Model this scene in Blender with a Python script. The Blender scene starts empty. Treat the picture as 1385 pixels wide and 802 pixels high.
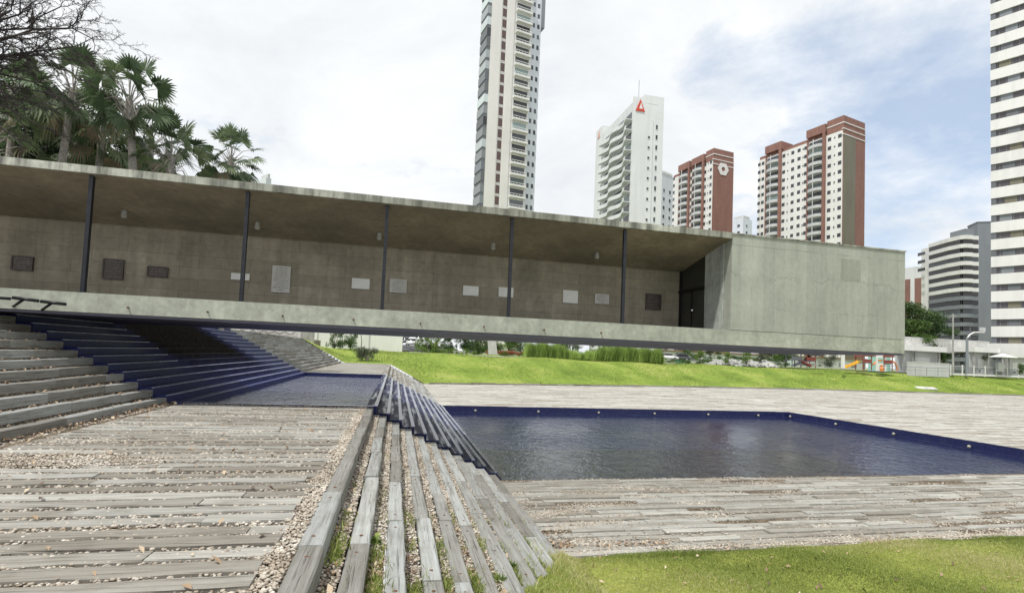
import bpy, math, random
import numpy as np
from mathutils import Vector, Matrix
random.seed(7); RNG = np.random.default_rng(11)
sc = bpy.context.scene; col = sc.collection
rad = math.radians
# ------------------------------------------------------------------ camera model
F, PX, PY = 696.04, 691.06, 446.456
YAW, PITCH, ROLL, EYE = .2186, .0477, .0414, 1.6
_f = Vector((math.sin(YAW)*math.cos(PITCH), math.cos(YAW)*math.cos(PITCH), math.sin(PITCH)))
_r0 = Vector((math.cos(YAW), -math.sin(YAW), 0)); _u0 = _r0.cross(_f)
RT = math.cos(ROLL)*_r0+math.sin(ROLL)*_u0; UP = -math.sin(ROLL)*_r0+math.cos(ROLL)*_u0
O = Vector((0, 0, EYE))
def ray(x, y): return (x-PX)/F*RT-(y-PY)/F*UP+_f
def atY(x, y, Y): d = ray(x, y); return O+d*(Y/d.y)
def atD(x, y, D): return O+ray(x, y)*D
def atZ(x, y, Z): d = ray(x, y); return O+d*((Z-EYE)/d.z)
# ------------------------------------------------------------------ helpers
class MB:
    def __init__(s): s.v = []; s.f = []; s.r = []
    def add(s, vs, fs, r=None):
        n = len(s.v); s.v.extend([tuple(p) for p in vs]); s.f.extend([tuple(i+n for i in f) for f in fs])
        s.r.extend([random.random() if r is None else r]*len(vs)); return s
    def box(s, x0, x1, y0, y1, z0, z1, r=None):
        return s.add([(x0,y0,z0),(x1,y0,z0),(x1,y1,z0),(x0,y1,z0),(x0,y0,z1),(x1,y0,z1),(x1,y1,z1),(x0,y1,z1)],
            [(0,3,2,1),(4,5,6,7),(0,1,5,4),(1,2,6,5),(2,3,7,6),(3,0,4,7)], r)
    def hexa(s, b, t, r=None):   # bottom quad, top quad
        return s.add(list(b)+list(t), [(0,3,2,1),(4,5,6,7),(0,1,5,4),(1,2,6,5),(2,3,7,6),(3,0,4,7)], r)
    def prism(s, poly, axis, a0, a1, r=None):
        n = len(poly)
        def m(p, a): return {'x': (a,p[0],p[1]), 'y': (p[0],a,p[1]), 'z': (p[0],p[1],a)}[axis]
        return s.add([m(p,a0) for p in poly]+[m(p,a1) for p in poly],
            [tuple(range(n))[::-1], tuple(range(n,2*n))]+[(i,(i+1)%n,n+(i+1)%n,n+i) for i in range(n)], r)
    def tube(s, pts, rr, n=8, r=None, cap=True):
        pts = [Vector(p) for p in pts]
        if not isinstance(rr, (list, tuple)): rr = [rr]*len(pts)
        vs = []; fs = []
        for i, p in enumerate(pts):
            d = (pts[min(i+1,len(pts)-1)]-pts[max(i-1,0)]).normalized()
            a = d.cross(Vector((0,0,1)) if abs(d.z) < .9 else Vector((1,0,0))).normalized(); b = d.cross(a)
            for k in range(n):
                t = 2*math.pi*k/n; vs.append(p+(a*math.cos(t)+b*math.sin(t))*rr[i])
        for i in range(len(pts)-1):
            for k in range(n): fs.append((i*n+k, i*n+(k+1)%n, (i+1)*n+(k+1)%n, (i+1)*n+k))
        if cap: fs.append(tuple(range(n))[::-1]); fs.append(tuple(range((len(pts)-1)*n, len(pts)*n)))
        return s.add(vs, fs, r)
    def lathe(s, c, prof, n=16, r=None):
        vs = []; fs = []
        for rr, z in prof:
            for k in range(n):
                t = 2*math.pi*k/n; vs.append((c[0]+rr*math.cos(t), c[1]+rr*math.sin(t), c[2]+z))
        for i in range(len(prof)-1):
            for k in range(n): fs.append((i*n+k, i*n+(k+1)%n, (i+1)*n+(k+1)%n, (i+1)*n+k))
        fs.append(tuple(range(n))[::-1]); fs.append(tuple(range((len(prof)-1)*n, len(prof)*n)))
        return s.add(vs, fs, r)
    def build(s, name, mat, parent=None, smooth=False, M=None):
        me = bpy.data.meshes.new(name); v = s.v
        if M is not None: v = [tuple(M @ Vector(p)) for p in v]
        me.from_pydata(v, [], s.f)
        a = me.attributes.new('rnd', 'FLOAT', 'POINT'); a.data.foreach_set('value', np.array(s.r, dtype=np.float32))
        if smooth: me.polygons.foreach_set('use_smooth', [True]*len(me.polygons))
        me.materials.append(mat); me.update()
        o = bpy.data.objects.new(name, me); col.objects.link(o)
        if parent: o.parent = parent
        return o
def npmesh(name, V, Fc, mat, rnd=None, parent=None, smooth=False):
    """V (n,3); Fc (m,k) constant polygon size"""
    me = bpy.data.meshes.new(name); m, k = Fc.shape
    me.vertices.add(len(V)); me.vertices.foreach_set('co', V.astype(np.float32).ravel())
    me.loops.add(m*k); me.loops.foreach_set('vertex_index', Fc.astype(np.int32).ravel())
    me.polygons.add(m); me.polygons.foreach_set('loop_start', np.arange(0, m*k, k, dtype=np.int32))
    if rnd is not None:
        a = me.attributes.new('rnd', 'FLOAT', 'POINT'); a.data.foreach_set('value', rnd.astype(np.float32))
    me.update(calc_edges=True); me.validate()
    if smooth: me.polygons.foreach_set('use_smooth', [True]*len(me.polygons))
    me.materials.append(mat)
    o = bpy.data.objects.new(name, me); col.objects.link(o)
    if parent: o.parent = parent
    return o
def tag(o, label=None, cat=None, group=None, kind=None):
    if label: o['label'] = label
    if cat: o['category'] = cat
    if group: o['group'] = group
    if kind: o['kind'] = kind
    return o
def empty(name, loc=(0,0,0), rz=0, label=None, cat=None, group=None):
    o = bpy.data.objects.new(name, None); o.empty_display_size = .3; col.objects.link(o)
    o.location = loc; o.rotation_euler = (0,0,rz); return tag(o, label, cat, group)
def dup(root, loc, rz=0, label=None, sc_=None):
    r = root.copy(); col.objects.link(r); r.location = loc; r.rotation_euler = (0,0,rz)
    if sc_: r.scale = (sc_,)*3
    if label: r['label'] = label
    for ch in [o for o in col.objects if o.parent == root]:
        c = ch.copy(); col.objects.link(c); c.parent = r
        for g in [o for o in col.objects if o.parent == ch]:
            d = g.copy(); col.objects.link(d); d.parent = c
    return r
# ------------------------------------------------------------------ materials
class NT:
    def __init__(s, name):
        s.m = bpy.data.materials.new(name); s.m.use_nodes = True; s.t = s.m.node_tree; s.n = s.t.nodes; s.l = s.t.links
        s.p = s.n['Principled BSDF']; s.out = s.n['Material Output']
    def node(s, typ, **k):
        n = s.n.new(typ)
        for a, b in k.items():
            if a.startswith('i_'): n.inputs[a[2:].replace('_', ' ')].default_value = b
            else: setattr(n, a, b)
        return n
    def lk(s, a, b): s.l.new(a, b)
    def pos(s): return s.node('ShaderNodeNewGeometry').outputs['Position']
    def attr(s, nm='rnd'): return s.node('ShaderNodeAttribute', attribute_name=nm).outputs['Fac']
    def mapping(s, vec, scale=(1,1,1), off=None):
        m = s.node('ShaderNodeMapping'); s.lk(vec, m.inputs['Vector']); m.inputs['Scale'].default_value = scale
        if off is not None: s.lk(off, m.inputs['Location'])
        return m.outputs[0]
    def noise(s, vec, scale, detail=4, rough=.55, dist=0):
        n = s.node('ShaderNodeTexNoise'); s.lk(vec, n.inputs['Vector'])
        n.inputs['Scale'].default_value = scale; n.inputs['Detail'].default_value = detail
        n.inputs['Roughness'].default_value = rough; n.inputs['Distortion'].default_value = dist
        return n.outputs['Fac']
    def ramp(s, fac, stops, interp='LINEAR'):
        r = s.node('ShaderNodeValToRGB'); s.lk(fac, r.inputs[0]); e = r.color_ramp.elements
        r.color_ramp.interpolation = interp
        while len(e) < len(stops): e.new(.5)
        for i, (p, c) in enumerate(stops):
            e[i].position = p; e[i].color = (c, c, c, 1) if isinstance(c, (int, float)) else (*c, 1)
        return r.outputs[0]
    def math(s, op, a, b=None, c=None):
        n = s.node('ShaderNodeMath', operation=op)
        for i, x in enumerate((a, b, c)):
            if x is None: continue
            if isinstance(x, (int, float)): n.inputs[i].default_value = x
            else: s.lk(x, n.inputs[i])
        return n.outputs[0]
    def mix(s, fac, a, b, mode='MIX'):
        n = s.node('ShaderNodeMix', data_type='RGBA', blend_type=mode)
        for sock, x in ((n.inputs[0], fac), (n.inputs[6], a), (n.inputs[7], b)):
            if isinstance(x, (int, float)): sock.default_value = x if sock.type == 'VALUE' else (x, x, x, 1)
            elif isinstance(x, tuple): sock.default_value = (*x, 1)
            else: s.lk(x, sock)
        return n.outputs[2]
    def sep(s, v): n = s.node('ShaderNodeSeparateXYZ'); s.lk(v, n.inputs[0]); return n.outputs
    def comb(s, x=0, y=0, z=0):
        n = s.node('ShaderNodeCombineXYZ')
        for i, a in enumerate((x, y, z)):
            if isinstance(a, (int, float)): n.inputs[i].default_value = a
            else: s.lk(a, n.inputs[i])
        return n.outputs[0]
    def bump(s, h, strength=.3, dist=.02):
        b = s.node('ShaderNodeBump'); s.lk(h, b.inputs['Height']); b.inputs['Strength'].default_value = strength
        b.inputs['Distance'].default_value = dist; s.lk(b.outputs[0], s.p.inputs['Normal']); return b
    def col(s, c):
        if isinstance(c, tuple): s.p.inputs['Base Color'].default_value = (*c, 1)
        else: s.lk(c, s.p.inputs['Base Color'])
    def rough(s, r):
        if isinstance(r, (int, float)): s.p.inputs['Roughness'].default_value = r
        else: s.lk(r, s.p.inputs['Roughness'])
M = {}
def simple(name, c, rough=.7, metal=0, var=.12, scale=3, bump=0, vs=None):
    t = NT(name); p = t.node('ShaderNodeTexCoord').outputs['Object']
    if vs: p = t.mapping(p, vs)
    n = t.noise(p, scale, 5, .6)
    lo = tuple(x*(1-var) for x in c); hi = tuple(min(1, x*(1+var)) for x in c)
    t.col(t.ramp(n, [(.3, lo), (.7, hi)])); t.rough(rough); t.p.inputs['Metallic'].default_value = metal
    if bump: t.bump(n, bump, .02)
    M[name] = t.m; return t.m
def wood(name, axis, tint=(1,1,1), base=.27):
    t = NT(name); p = t.pos(); r = t.attr()
    off = t.comb(t.math('MULTIPLY', r, 37), t.math('MULTIPLY', r, 91), t.math('MULTIPLY', r, 13))
    sc1 = (1.2, 22, 22) if axis == 'x' else (22, 1.2, 22)
    v = t.mapping(p, sc1, off)
    g = t.noise(v, 1.0, 6, .65, .3)
    sc2 = (1.0, 60, 60) if axis == 'x' else (60, 1.0, 60)
    g2 = t.noise(t.mapping(p, sc2, off), 1.0, 3, .6, .6)
    blot = t.noise(p, 2.3, 4, .6)
    b = base
    c1 = t.ramp(g, [(.28, tuple(b*.55*x for x in (1,.96,.9))), (.45, tuple(b*.9*x for x in (1,.98,.94))), (.72, tuple(b*1.22*x for x in (.98,1,.99)))])
    c1 = t.mix(1.0, c1, tint, 'MULTIPLY')
    c2 = t.mix(1.0, c1, t.ramp(t.math('FRACT', t.math('MULTIPLY', r, 7.3)), [(0,(.68,.64,.59)),(.25,(.90,.87,.82)),(.55,(1.03,1.03,1.01)),(.8,(1.14,1.15,1.14)),(1,(1.28,1.28,1.25))]), 'MULTIPLY')
    crack = t.ramp(g2, [(.33, 1), (.39, 0)])
    c3 = t.mix(t.math('MULTIPLY', crack, .75), c2, (.05,.045,.04))
    bl = t.ramp(blot, [(.5, 0), (.75, .6)])
    c4 = t.mix(bl, c3, t.mix(1.0, c3, (.62,.60,.56), 'MULTIPLY'))
    fine = t.noise(p, 160, 2, .5)
    c5 = t.mix(.25, c4, t.mix(1.0, c4, t.ramp(fine, [(.3,.5),(.7,1.5)]), 'MULTIPLY'))
    t.col(c5); t.rough(.85); t.p.inputs['Specular IOR Level'].default_value = .25
    h = t.math('SUBTRACT', t.math('MULTIPLY', g, .6), t.math('MULTIPLY', crack, .8))
    t.bump(h, .6, .006); M[name] = t.m; return t.m
wood('timber_x', 'x', (1.02,1,.96), .29); wood('timber_y', 'y', (.96,.99,1.0), .30)
wood('paving_timber', 'x', (1.01,1.0,.96), .34); wood('pale_timber', 'x', (1.04,1.02,.98), .40)
def gravel_mat(name, tint=(1,1,1), sc_=28):
    t = NT(name); p = t.pos()
    vo = t.node('ShaderNodeTexVoronoi'); t.lk(p, vo.inputs['Vector']); vo.inputs['Scale'].default_value = sc_
    cc = t.sep(vo.outputs['Color'])[0]
    c = t.ramp(cc, [(0, (.24,.20,.16)), (.35, (.42,.37,.30)), (.7, (.56,.51,.43)), (1, (.66,.62,.55))])
    e = t.ramp(vo.outputs['Distance'], [(.25, 1), (.75, .35)])
    big = t.ramp(t.noise(p, .7, 4), [(.35, (.72,.68,.62)), (.65, (1.05,1.03,1))])
    c = t.mix(1., t.mix(1., t.mix(1., c, e, 'MULTIPLY'), big, 'MULTIPLY'), tint, 'MULTIPLY')
    t.col(c); t.rough(.9)
    t.bump(t.math('SUBTRACT', 1, vo.outputs['Distance']), .9, .02); M[name] = t.m
gravel_mat('gravel'); gravel_mat('dirty_gravel', (.50,.44,.37))  # second gravel is tinted darker: shade of the plank gaps put into its colour
t = NT('stone'); r = t.attr()
c = t.mix(.35, t.ramp(r, [(0, (.13,.10,.075)), (.12, (.32,.26,.20)), (.4, (.45,.40,.335)), (.75, (.58,.54,.475)), (1, (.74,.71,.66))]), t.ramp(t.noise(t.pos(), 60, 3), [(.3,(.28,.25,.21)),(.7,(.64,.60,.54))]))
t.col(t.mix(1., c, t.ramp(t.noise(t.pos(), 1.1, 5, .65), [(.35,(.68,.63,.57)),(.6,(1.04,1.03,1.01))]), 'MULTIPLY')); t.rough(.9); M['stone'] = t.m
t = NT('dry_leaf'); r = t.attr()
t.col(t.ramp(r, [(0, (.10,.065,.045)), (.4, (.24,.155,.095)), (.75, (.42,.31,.20)), (1, (.55,.46,.34))])); t.rough(.75); M['dry_leaf'] = t.m
# blue mosaic tile
def tile(name, wet=False, stain=False, dark=False):
    t = NT(name); g = t.node('ShaderNodeNewGeometry'); p = g.outputs['Position']; nz = t.math('ABSOLUTE', t.sep(g.outputs['Normal'])[2])
    x, y, z = t.sep(p)
    flat = t.math('GREATER_THAN', nz, .5)
    u = t.math('ADD', x, t.math('MULTIPLY', y, t.math('SUBTRACT', 1, flat)))
    v = t.math('ADD', t.math('MULTIPLY', z, t.math('SUBTRACT', 1, flat)), t.math('MULTIPLY', y, flat))
    br = t.node('ShaderNodeTexBrick', offset=0, squash=1); t.lk(t.comb(u, v, 0), br.inputs['Vector'])
    br.inputs['Scale'].default_value = 1; br.inputs['Mortar Size'].default_value = .004; br.inputs['Brick Width'].default_value = .075
    br.inputs['Row Height'].default_value = .075; br.inputs['Bias'].default_value = 0
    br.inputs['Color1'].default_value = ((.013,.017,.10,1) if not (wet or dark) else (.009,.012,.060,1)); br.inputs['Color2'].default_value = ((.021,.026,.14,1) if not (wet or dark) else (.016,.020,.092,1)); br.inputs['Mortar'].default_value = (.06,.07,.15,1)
    c = br.outputs['Color']
    n = t.noise(p, 1.7, 6, .65); c = t.mix(t.ramp(n, [(.45,0),(.8,.5)]), c, (.035,.042,.08))
    lime = t.ramp(t.noise(t.mapping(p,(5,5,.6)), 1, 6, .7), [(.58,0),(.72,.5)]); c = t.mix(t.math('MULTIPLY', lime, .45), c, (.12,.13,.17))
    if wet:
        c = t.mix(t.ramp(t.noise(t.mapping(p,(8,.8,8)), 1, 5, .7), [(.42,0),(.62,.9)]), c, (.018,.020,.026))
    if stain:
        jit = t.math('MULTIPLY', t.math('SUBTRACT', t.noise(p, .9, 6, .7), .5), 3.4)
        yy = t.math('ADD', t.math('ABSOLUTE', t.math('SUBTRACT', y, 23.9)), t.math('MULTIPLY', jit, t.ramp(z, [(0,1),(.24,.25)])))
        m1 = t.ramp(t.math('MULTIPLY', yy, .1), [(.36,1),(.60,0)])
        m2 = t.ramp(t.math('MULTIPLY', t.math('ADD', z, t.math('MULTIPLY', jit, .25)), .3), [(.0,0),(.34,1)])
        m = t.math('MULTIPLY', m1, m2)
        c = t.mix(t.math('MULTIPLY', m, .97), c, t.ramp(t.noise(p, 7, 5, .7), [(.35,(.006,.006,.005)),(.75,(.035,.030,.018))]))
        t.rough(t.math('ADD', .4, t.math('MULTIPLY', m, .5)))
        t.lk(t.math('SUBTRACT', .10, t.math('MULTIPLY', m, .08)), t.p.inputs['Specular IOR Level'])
    else: t.rough(t.ramp(n, [(.3,.12),(.7,.35)])); t.p.inputs['Specular IOR Level'].default_value = .35
    if wet: t.lk(t.ramp(t.noise(t.mapping(p,(7,.45,7)), 1, 4, .55), [(.50,.03),(.78,.6)]), t.p.inputs['Specular IOR Level']); t.rough(t.ramp(t.noise(t.mapping(p,(7,.45,7)), 1, 4, .55), [(.45,.5),(.75,.14)]))
    t.col(c); t.bump(br.outputs['Fac'], -.3, .003); M[name] = t.m
tile('blue_tile', dark=True); tile('blue_tile_stained', stain=True); tile('wet_tile', wet=True)  # first one, for the basins, is a darker copy: pool wall shade in its colour
simple('tile_lip', (.36,.38,.50), .4, var=.5, scale=4)
simple('wet_lip', (.17,.185,.24), .25, var=.75, scale=3)
# concrete
def concrete(name, c, warm=None, boards=False, joints=False, streak=.5):
    t = NT(name); p = t.pos(); x, y, z = t.sep(p)
    n1 = t.noise(p, .8, 6, .6); n2 = t.noise(p, 7, 6, .65); n3 = t.noise(t.mapping(p, (3.5, 3.5, .35)), 1, 6, .65)
    k_ = .5 if joints else 1; lo = tuple(a*(1-.26*k_) for a in c); hi = tuple(a*(1+.16*k_) for a in c)
    cc = t.ramp(n1, [(.3, lo), (.7, hi)])
    cc = t.mix(.2 if joints else .45, cc, t.mix(1., cc, t.ramp(n2, [(.3,.6),(.7,1.4)]), 'MULTIPLY'))
    cc = t.mix(streak, cc, t.mix(1., cc, t.ramp(n3, [(.38,.30),(.58,1.15)] if name == 'roof_edge' else [(.35,.62),(.6,1.15)]), 'MULTIPLY'))
    h = n2
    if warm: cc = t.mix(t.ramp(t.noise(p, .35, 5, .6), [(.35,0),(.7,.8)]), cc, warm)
    if boards:
        br = t.node('ShaderNodeTexBrick', offset=.37); t.lk(t.comb(t.math('ADD', x, y), z, 0), br.inputs['Vector'])
        br.inputs['Scale'].default_value = 1; br.inputs['Brick Width'].default_value = 1.35; br.inputs['Row Height'].default_value = .34
        br.inputs['Mortar Size'].default_value = .006; br.inputs['Mortar Smooth'].default_value = .4
        br.inputs['Color1'].default_value = (.87,.87,.86,1); br.inputs['Color2'].default_value = (1.10,1.09,1.08,1); br.inputs['Mortar'].default_value = (.5,.48,.45,1)
        cc = t.mix(.8, cc, t.mix(1., cc, br.outputs['Color'], 'MULTIPLY'))
    if joints:
        w = t.math('MULTIPLY', t.math('SUBTRACT', t.noise(p, 1.3, 5, .7), .5), .16)
        xx = t.math('ADD', x, w)
        fr = t.math('ABSOLUTE', t.math('SUBTRACT', t.math('FRACT', t.math('DIVIDE', xx, .78)), .5))
        l1 = t.ramp(fr, [(.0, 1), (.02, 0)])
        w2 = t.math('MULTIPLY', t.math('SUBTRACT', t.noise(p, .9, 6, .75), .5), 1.3)
        l2 = t.ramp(t.math('ABSOLUTE', t.math('SUBTRACT', t.math('ADD', z, w2), 4.35)), [(0, 1), (.028, 0)])
        l3 = t.ramp(t.math('ABSOLUTE', t.math('SUBTRACT', t.math('ADD', z, t.math('MULTIPLY', w2, .5)), 3.35)), [(0, 1), (.02, 0)])
        l4 = t.ramp(t.math('ABSOLUTE', t.math('SUBTRACT', t.math('ADD', z, t.math('MULTIPLY', w, .3)), 5.22)), [(0, 1), (.022, 0)])
        brk = t.ramp(t.noise(p, 1.1, 4), [(.42, 0), (.55, 1)])
        L = t.math('MULTIPLY', t.math('MAXIMUM', t.math('MAXIMUM', t.math('MULTIPLY', l1, .8), l4), t.math('MULTIPLY', t.math('MAXIMUM', l2, l3), .9)), brk)
        cc = t.mix(t.math('MULTIPLY', L, .5), cc, (.14,.145,.12))
        # a repaired patch
        px_ = t.math('LESS_THAN', t.math('ABSOLUTE', t.math('SUBTRACT', x, 14.15)), .38)
        pz_ = t.math('LESS_THAN', t.math('ABSOLUTE', t.math('SUBTRACT', z, 4.75)), .36)
        cc = t.mix(t.math('MULTIPLY', t.math('MULTIPLY', px_, pz_), .35), cc, (.17,.175,.13))
        pl = t.math('FRACT', t.math('MULTIPLY', t.math('FLOOR', t.math('DIVIDE', xx, .78)), .381))
        cc = t.mix(1., cc, t.ramp(pl, [(0,.90),(1,1.08)]), 'MULTIPLY')
    t.col(cc); t.rough(.85); t.p.inputs['Specular IOR Level'].default_value = .3
    t.bump(h, .25, .01); M[name] = t.m
concrete('plaster', (.35,.37,.318), joints=True, streak=.25)
concrete('beam_concrete', (.385,.405,.34), streak=.3)
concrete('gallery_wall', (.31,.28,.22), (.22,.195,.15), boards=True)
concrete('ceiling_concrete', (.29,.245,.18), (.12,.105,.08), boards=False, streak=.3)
concrete('end_concrete', (.43,.455,.42), streak=.6)
concrete('roof_edge', (.42,.43,.37), (.14,.14,.11), streak=1.)
concrete('grey_concrete', (.36,.36,.34), streak=.5)
concrete('old_white', (.62,.62,.60), (.42,.42,.40), streak=.8)
simple('purple_steel', (.11,.105,.15), .45, 0, .15, 2)
simple('post_steel', (.018,.020,.026), .4, .3, .3, 6)
simple('black_steel', (.012,.012,.014), .4, .4, .2, 6)
simple('dark_door', (.035,.036,.030), .5, 0, .3, 2)
simple('plaque_dark', (.055,.045,.038), .35, .4, .4, 14)
simple('plaque_white', (.66,.66,.63), .45, 0, .06, 6)
simple('plaque_pale', (.46,.45,.42), .5, 0, .12, 9)
simple('plaque_ink', (.20,.19,.17), .6, 0, .2, 9)
simple('plaque_relief', (.15,.13,.12), .45, .3, .2, 9)
simple('rust', (.12,.06,.035), .8, 0, .5, 8)
def paint(name, c, dirt=.35, sc_=.15, rough=.7):
    t = NT(name); p = t.pos()
    a = t.noise(t.mapping(p, (1,1,.12)), sc_*4, 6, .65); b = t.noise(p, sc_, 4)
    cc = t.mix(t.math('MULTIPLY', t.ramp(a, [(.45,0),(.75,1)]), dirt), c, tuple(x*.62 for x in c))
    cc = t.mix(.3, cc, t.mix(1., cc, t.ramp(b, [(.3,.85),(.7,1.1)]), 'MULTIPLY')); t.col(cc); t.rough(rough); M[name] = t.m
paint('white_paint', (.72,.72,.70)); paint('cream_paint', (.70,.69,.655), .2); paint('tower_white', (.66,.68,.68), .3)
paint('pale_blue_white', (.60,.64,.68), .3); paint('grey_paint', (.20,.22,.24)); paint('dark_grey_paint', (.13,.14,.155)); paint('olive_paint', (.17,.16,.115), .6)
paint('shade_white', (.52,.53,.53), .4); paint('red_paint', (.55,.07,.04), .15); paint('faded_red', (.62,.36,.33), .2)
t = NT('brick_cladding'); p = t.pos(); x, y, z = t.sep(p)
br = t.node('ShaderNodeTexBrick', offset=.5); t.lk(t.comb(t.math('ADD', x, y), z, 0), br.inputs['Vector'])
for k_, v_ in (('Scale',1),('Brick Width',.5),('Row Height',.25),('Mortar Size',.02)): br.inputs[k_].default_value = v_
br.inputs['Color1'].default_value = (.205,.095,.075,1); br.inputs['Color2'].default_value = (.255,.125,.098,1); br.inputs['Mortar'].default_value = (.27,.17,.14,1)
t.col(t.mix(.5, br.outputs['Color'], t.mix(1., br.outputs['Color'], t.ramp(t.noise(t.mapping(p,(1,1,.2)), .6, 5), [(.3,.75),(.7,1.2)]), 'MULTIPLY'))); t.rough(.8); M['brick'] = t.m
def glass(name, c, rough=.12):
    t = NT(name); r = t.node('ShaderNodeObjectInfo').outputs['Random']
    t.col(t.mix(1., c, t.ramp(r, [(0,.5),(.6,1.3),(.85,2.2),(1,4)]), 'MULTIPLY')); t.rough(rough); t.p.inputs['Specular IOR Level'].default_value = .6; M[name] = t.m
glass('dark_glass', (.035,.04,.045)); glass('green_glass', (.12,.16,.16)); glass('blue_glass', (.17,.19,.195)); glass('shade_glass', (.02,.018,.02))
simple('window_red', (.095,.058,.055), .3)
# plants
def leafmat(name, stops, rough=.55, trans=.25):
    t = NT(name); r = t.attr(); t.col(t.ramp(r, stops)); t.rough(rough)
    t.p.inputs['Specular IOR Level'].default_value = .35
    tr = t.node('ShaderNodeBsdfTranslucent'); mx = t.node('ShaderNodeMixShader'); mx.inputs[0].default_value = trans
    c = t.ramp(r, [(p_, tuple(min(1, a*1.5) for a in c_)) for p_, c_ in stops]); t.lk(c, tr.inputs['Color'])
    t.lk(t.p.outputs[0], mx.inputs[1]); t.lk(tr.outputs[0], mx.inputs[2]); t.lk(mx.outputs[0], t.out.inputs['Surface']); M[name] = t.m
leafmat('palm_leaf', [(0,(.04,.065,.03)),(.5,(.085,.13,.06)),(.8,(.17,.215,.11)),(.93,(.21,.22,.13)),(1,(.27,.21,.14))])
leafmat('leaf_dark', [(0,(.015,.035,.012)),(.5,(.05,.095,.03)),(.8,(.11,.16,.045)),(1,(.22,.27,.09))], trans=.35)
leafmat('leaf_mid', [(0,(.03,.06,.015)),(.6,(.07,.13,.03)),(1,(.15,.21,.05))])
leafmat('leaf_light', [(0,(.06,.11,.02)),(.6,(.14,.22,.04)),(1,(.28,.34,.08))])
leafmat('leaf_grey', [(0,(.05,.06,.04)),(.6,(.10,.12,.08)),(1,(.2,.22,.15))])
leafmat('grass_blade', [(0,(.10,.14,.03)),(.4,(.22,.28,.06)),(.72,(.36,.40,.12)),(.88,(.46,.44,.20)),(1,(.56,.48,.31))], trans=.35)
leafmat('reed', [(0,(.08,.13,.03)),(.5,(.20,.30,.07)),(1,(.42,.54,.16))], trans=.3)
leafmat('flower_red', [(0,(.25,.08,.05)),(1,(.5,.18,.12))])
simple('bark', (.16,.145,.125), .9, 0, .35, 5, .5); simple('palm_bark', (.30,.28,.25), .9, 0, .3, 8, .5)
simple('dark_bark', (.035,.028,.026), .9, 0, .3, 6)
def lawn(name, a, b, c, near=False):
    t = NT(name); p = t.pos()
    n = t.noise(p, .16, 5, .6); n2 = t.noise(p, 1.6, 5, .7); n3 = t.noise(p, 14, 4, .7)
    cc = t.ramp(n, [(.32, a), (.5, b), (.68, c)])
    cc = t.mix(.55, cc, t.mix(1., cc, t.ramp(n2, [(.3,.62),(.7,1.35)]), 'MULTIPLY'))
    cc = t.mix(.7, cc, t.mix(1., cc, t.ramp(n3, [(.3,.55),(.7,1.45)]), 'MULTIPLY'))
    dry = t.ramp(t.noise(p, .5, 5, .65), [(.6,0),(.8,.6)])
    cc = t.mix(dry, cc, (.27,.27,.08))
    t.col(cc); t.rough(.9); t.p.inputs['Specular IOR Level'].default_value = .15; t.bump(t.math('ADD', n3, n2), .8, .08); M[name] = t.m
lawn('bank_grass', (.115,.18,.03), (.19,.265,.045), (.29,.335,.085))
lawn('front_grass', (.20,.23,.05), (.27,.30,.07), (.33,.33,.12))
# water
def water(name, sc_, st, c):
    t = NT(name); p = t.pos()
    n1 = t.noise(t.mapping(p, (1, .75, 1)), sc_, 4, .6, .4); n2 = t.noise(p, sc_*3.1, 3, .6)
    pat = t.noise(p, .13, 3)
    h = t.math('ADD', n1, t.math('MULTIPLY', n2, .35))
    b = t.bump(h, st, .14); t.lk(t.ramp(pat, [(.35, st*.5), (.65, min(1,st*1.3))]), b.inputs['Strength'])
    t.col(c); t.rough(.04); t.p.inputs['IOR'].default_value = 1.48; M[name] = t.m
water('water_lower', 1.9, .5, (.010,.016,.052)); water('water_upper', 2.6, 1.0, (.012,.020,.07))
# ------------------------------------------------------------------ constants of the place
Y1, Y2, XA, TL, RL = 14.95, 33.84, -5.337, .342, .190
XB, TR, RR = -.42, .352, .186
ZLOW, ZPLAT = -2.05, 0.0
PFY, PCX = 35.66, 30.94
YB, YBK, XE, XR = 13.69, 19.6, 9.81, 16.31
ZR, ZPT, ZT, ZB, YG, ZC = 5.543, 5.383, 2.623, 2.167, 16.49, 4.781
YFAR = 58.8
def kerbY(x):
    pts = [(-60,YFAR),(3.85,58.8),(37.8,67.1),(66.7,71.4),(110,72.5),(400,80)]
    for (a,b),(c,d) in zip(pts, pts[1:]):
        if x <= c: return b+(d-b)*(x-a)/(c-a)
    return 80
def prof(x):
    if x < XA-13*TL: return 13*RL
    if x < XA: return (XA-x)/TL*RL
    if x < XB: return 0
    return max(ZLOW, -(x-XB)/TR*RR)
# ------------------------------------------------------------------ planks
def beam(mb, a0, a1, c, w, zt, h, axis, seg=.35, jit=.006, ch=.012, tilt=0, yaw=0, r=None):
    """timber along axis from a0 to a1 centred at c, width w, top zt, height h"""
    n = max(1, int(abs(a1-a0)/seg)); r = random.random() if r is None else r
    vs = []; fs = []
    for i in range(n+1):
        a = a0+(a1-a0)*i/n; j = lambda: random.uniform(-jit, jit)
        dz = tilt*(i/n-.5); cc = c+yaw*(i/n-.5)
        hw = w/2
        sec = [(-hw, -h), (-hw+j(), -ch+j()*.5), (-hw+ch+j(), j()*.4), (hw-ch+j(), j()*.4), (hw+j(), -ch+j()*.5), (hw, -h)]
        for s_, z_ in sec:
            if axis == 'x': vs.append((a, cc-s_, zt+dz+z_))
            else: vs.append((cc+s_, a, zt+dz+z_))
    for i in range(n):
        for k in range(5): fs.append((i*6+k, (i+1)*6+k, (i+1)*6+k+1, i*6+k+1))
    fs.append(tuple(range(6))); fs.append(tuple(range(n*6, n*6+6))[::-1])
    mb.add(vs, fs, r)
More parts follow.
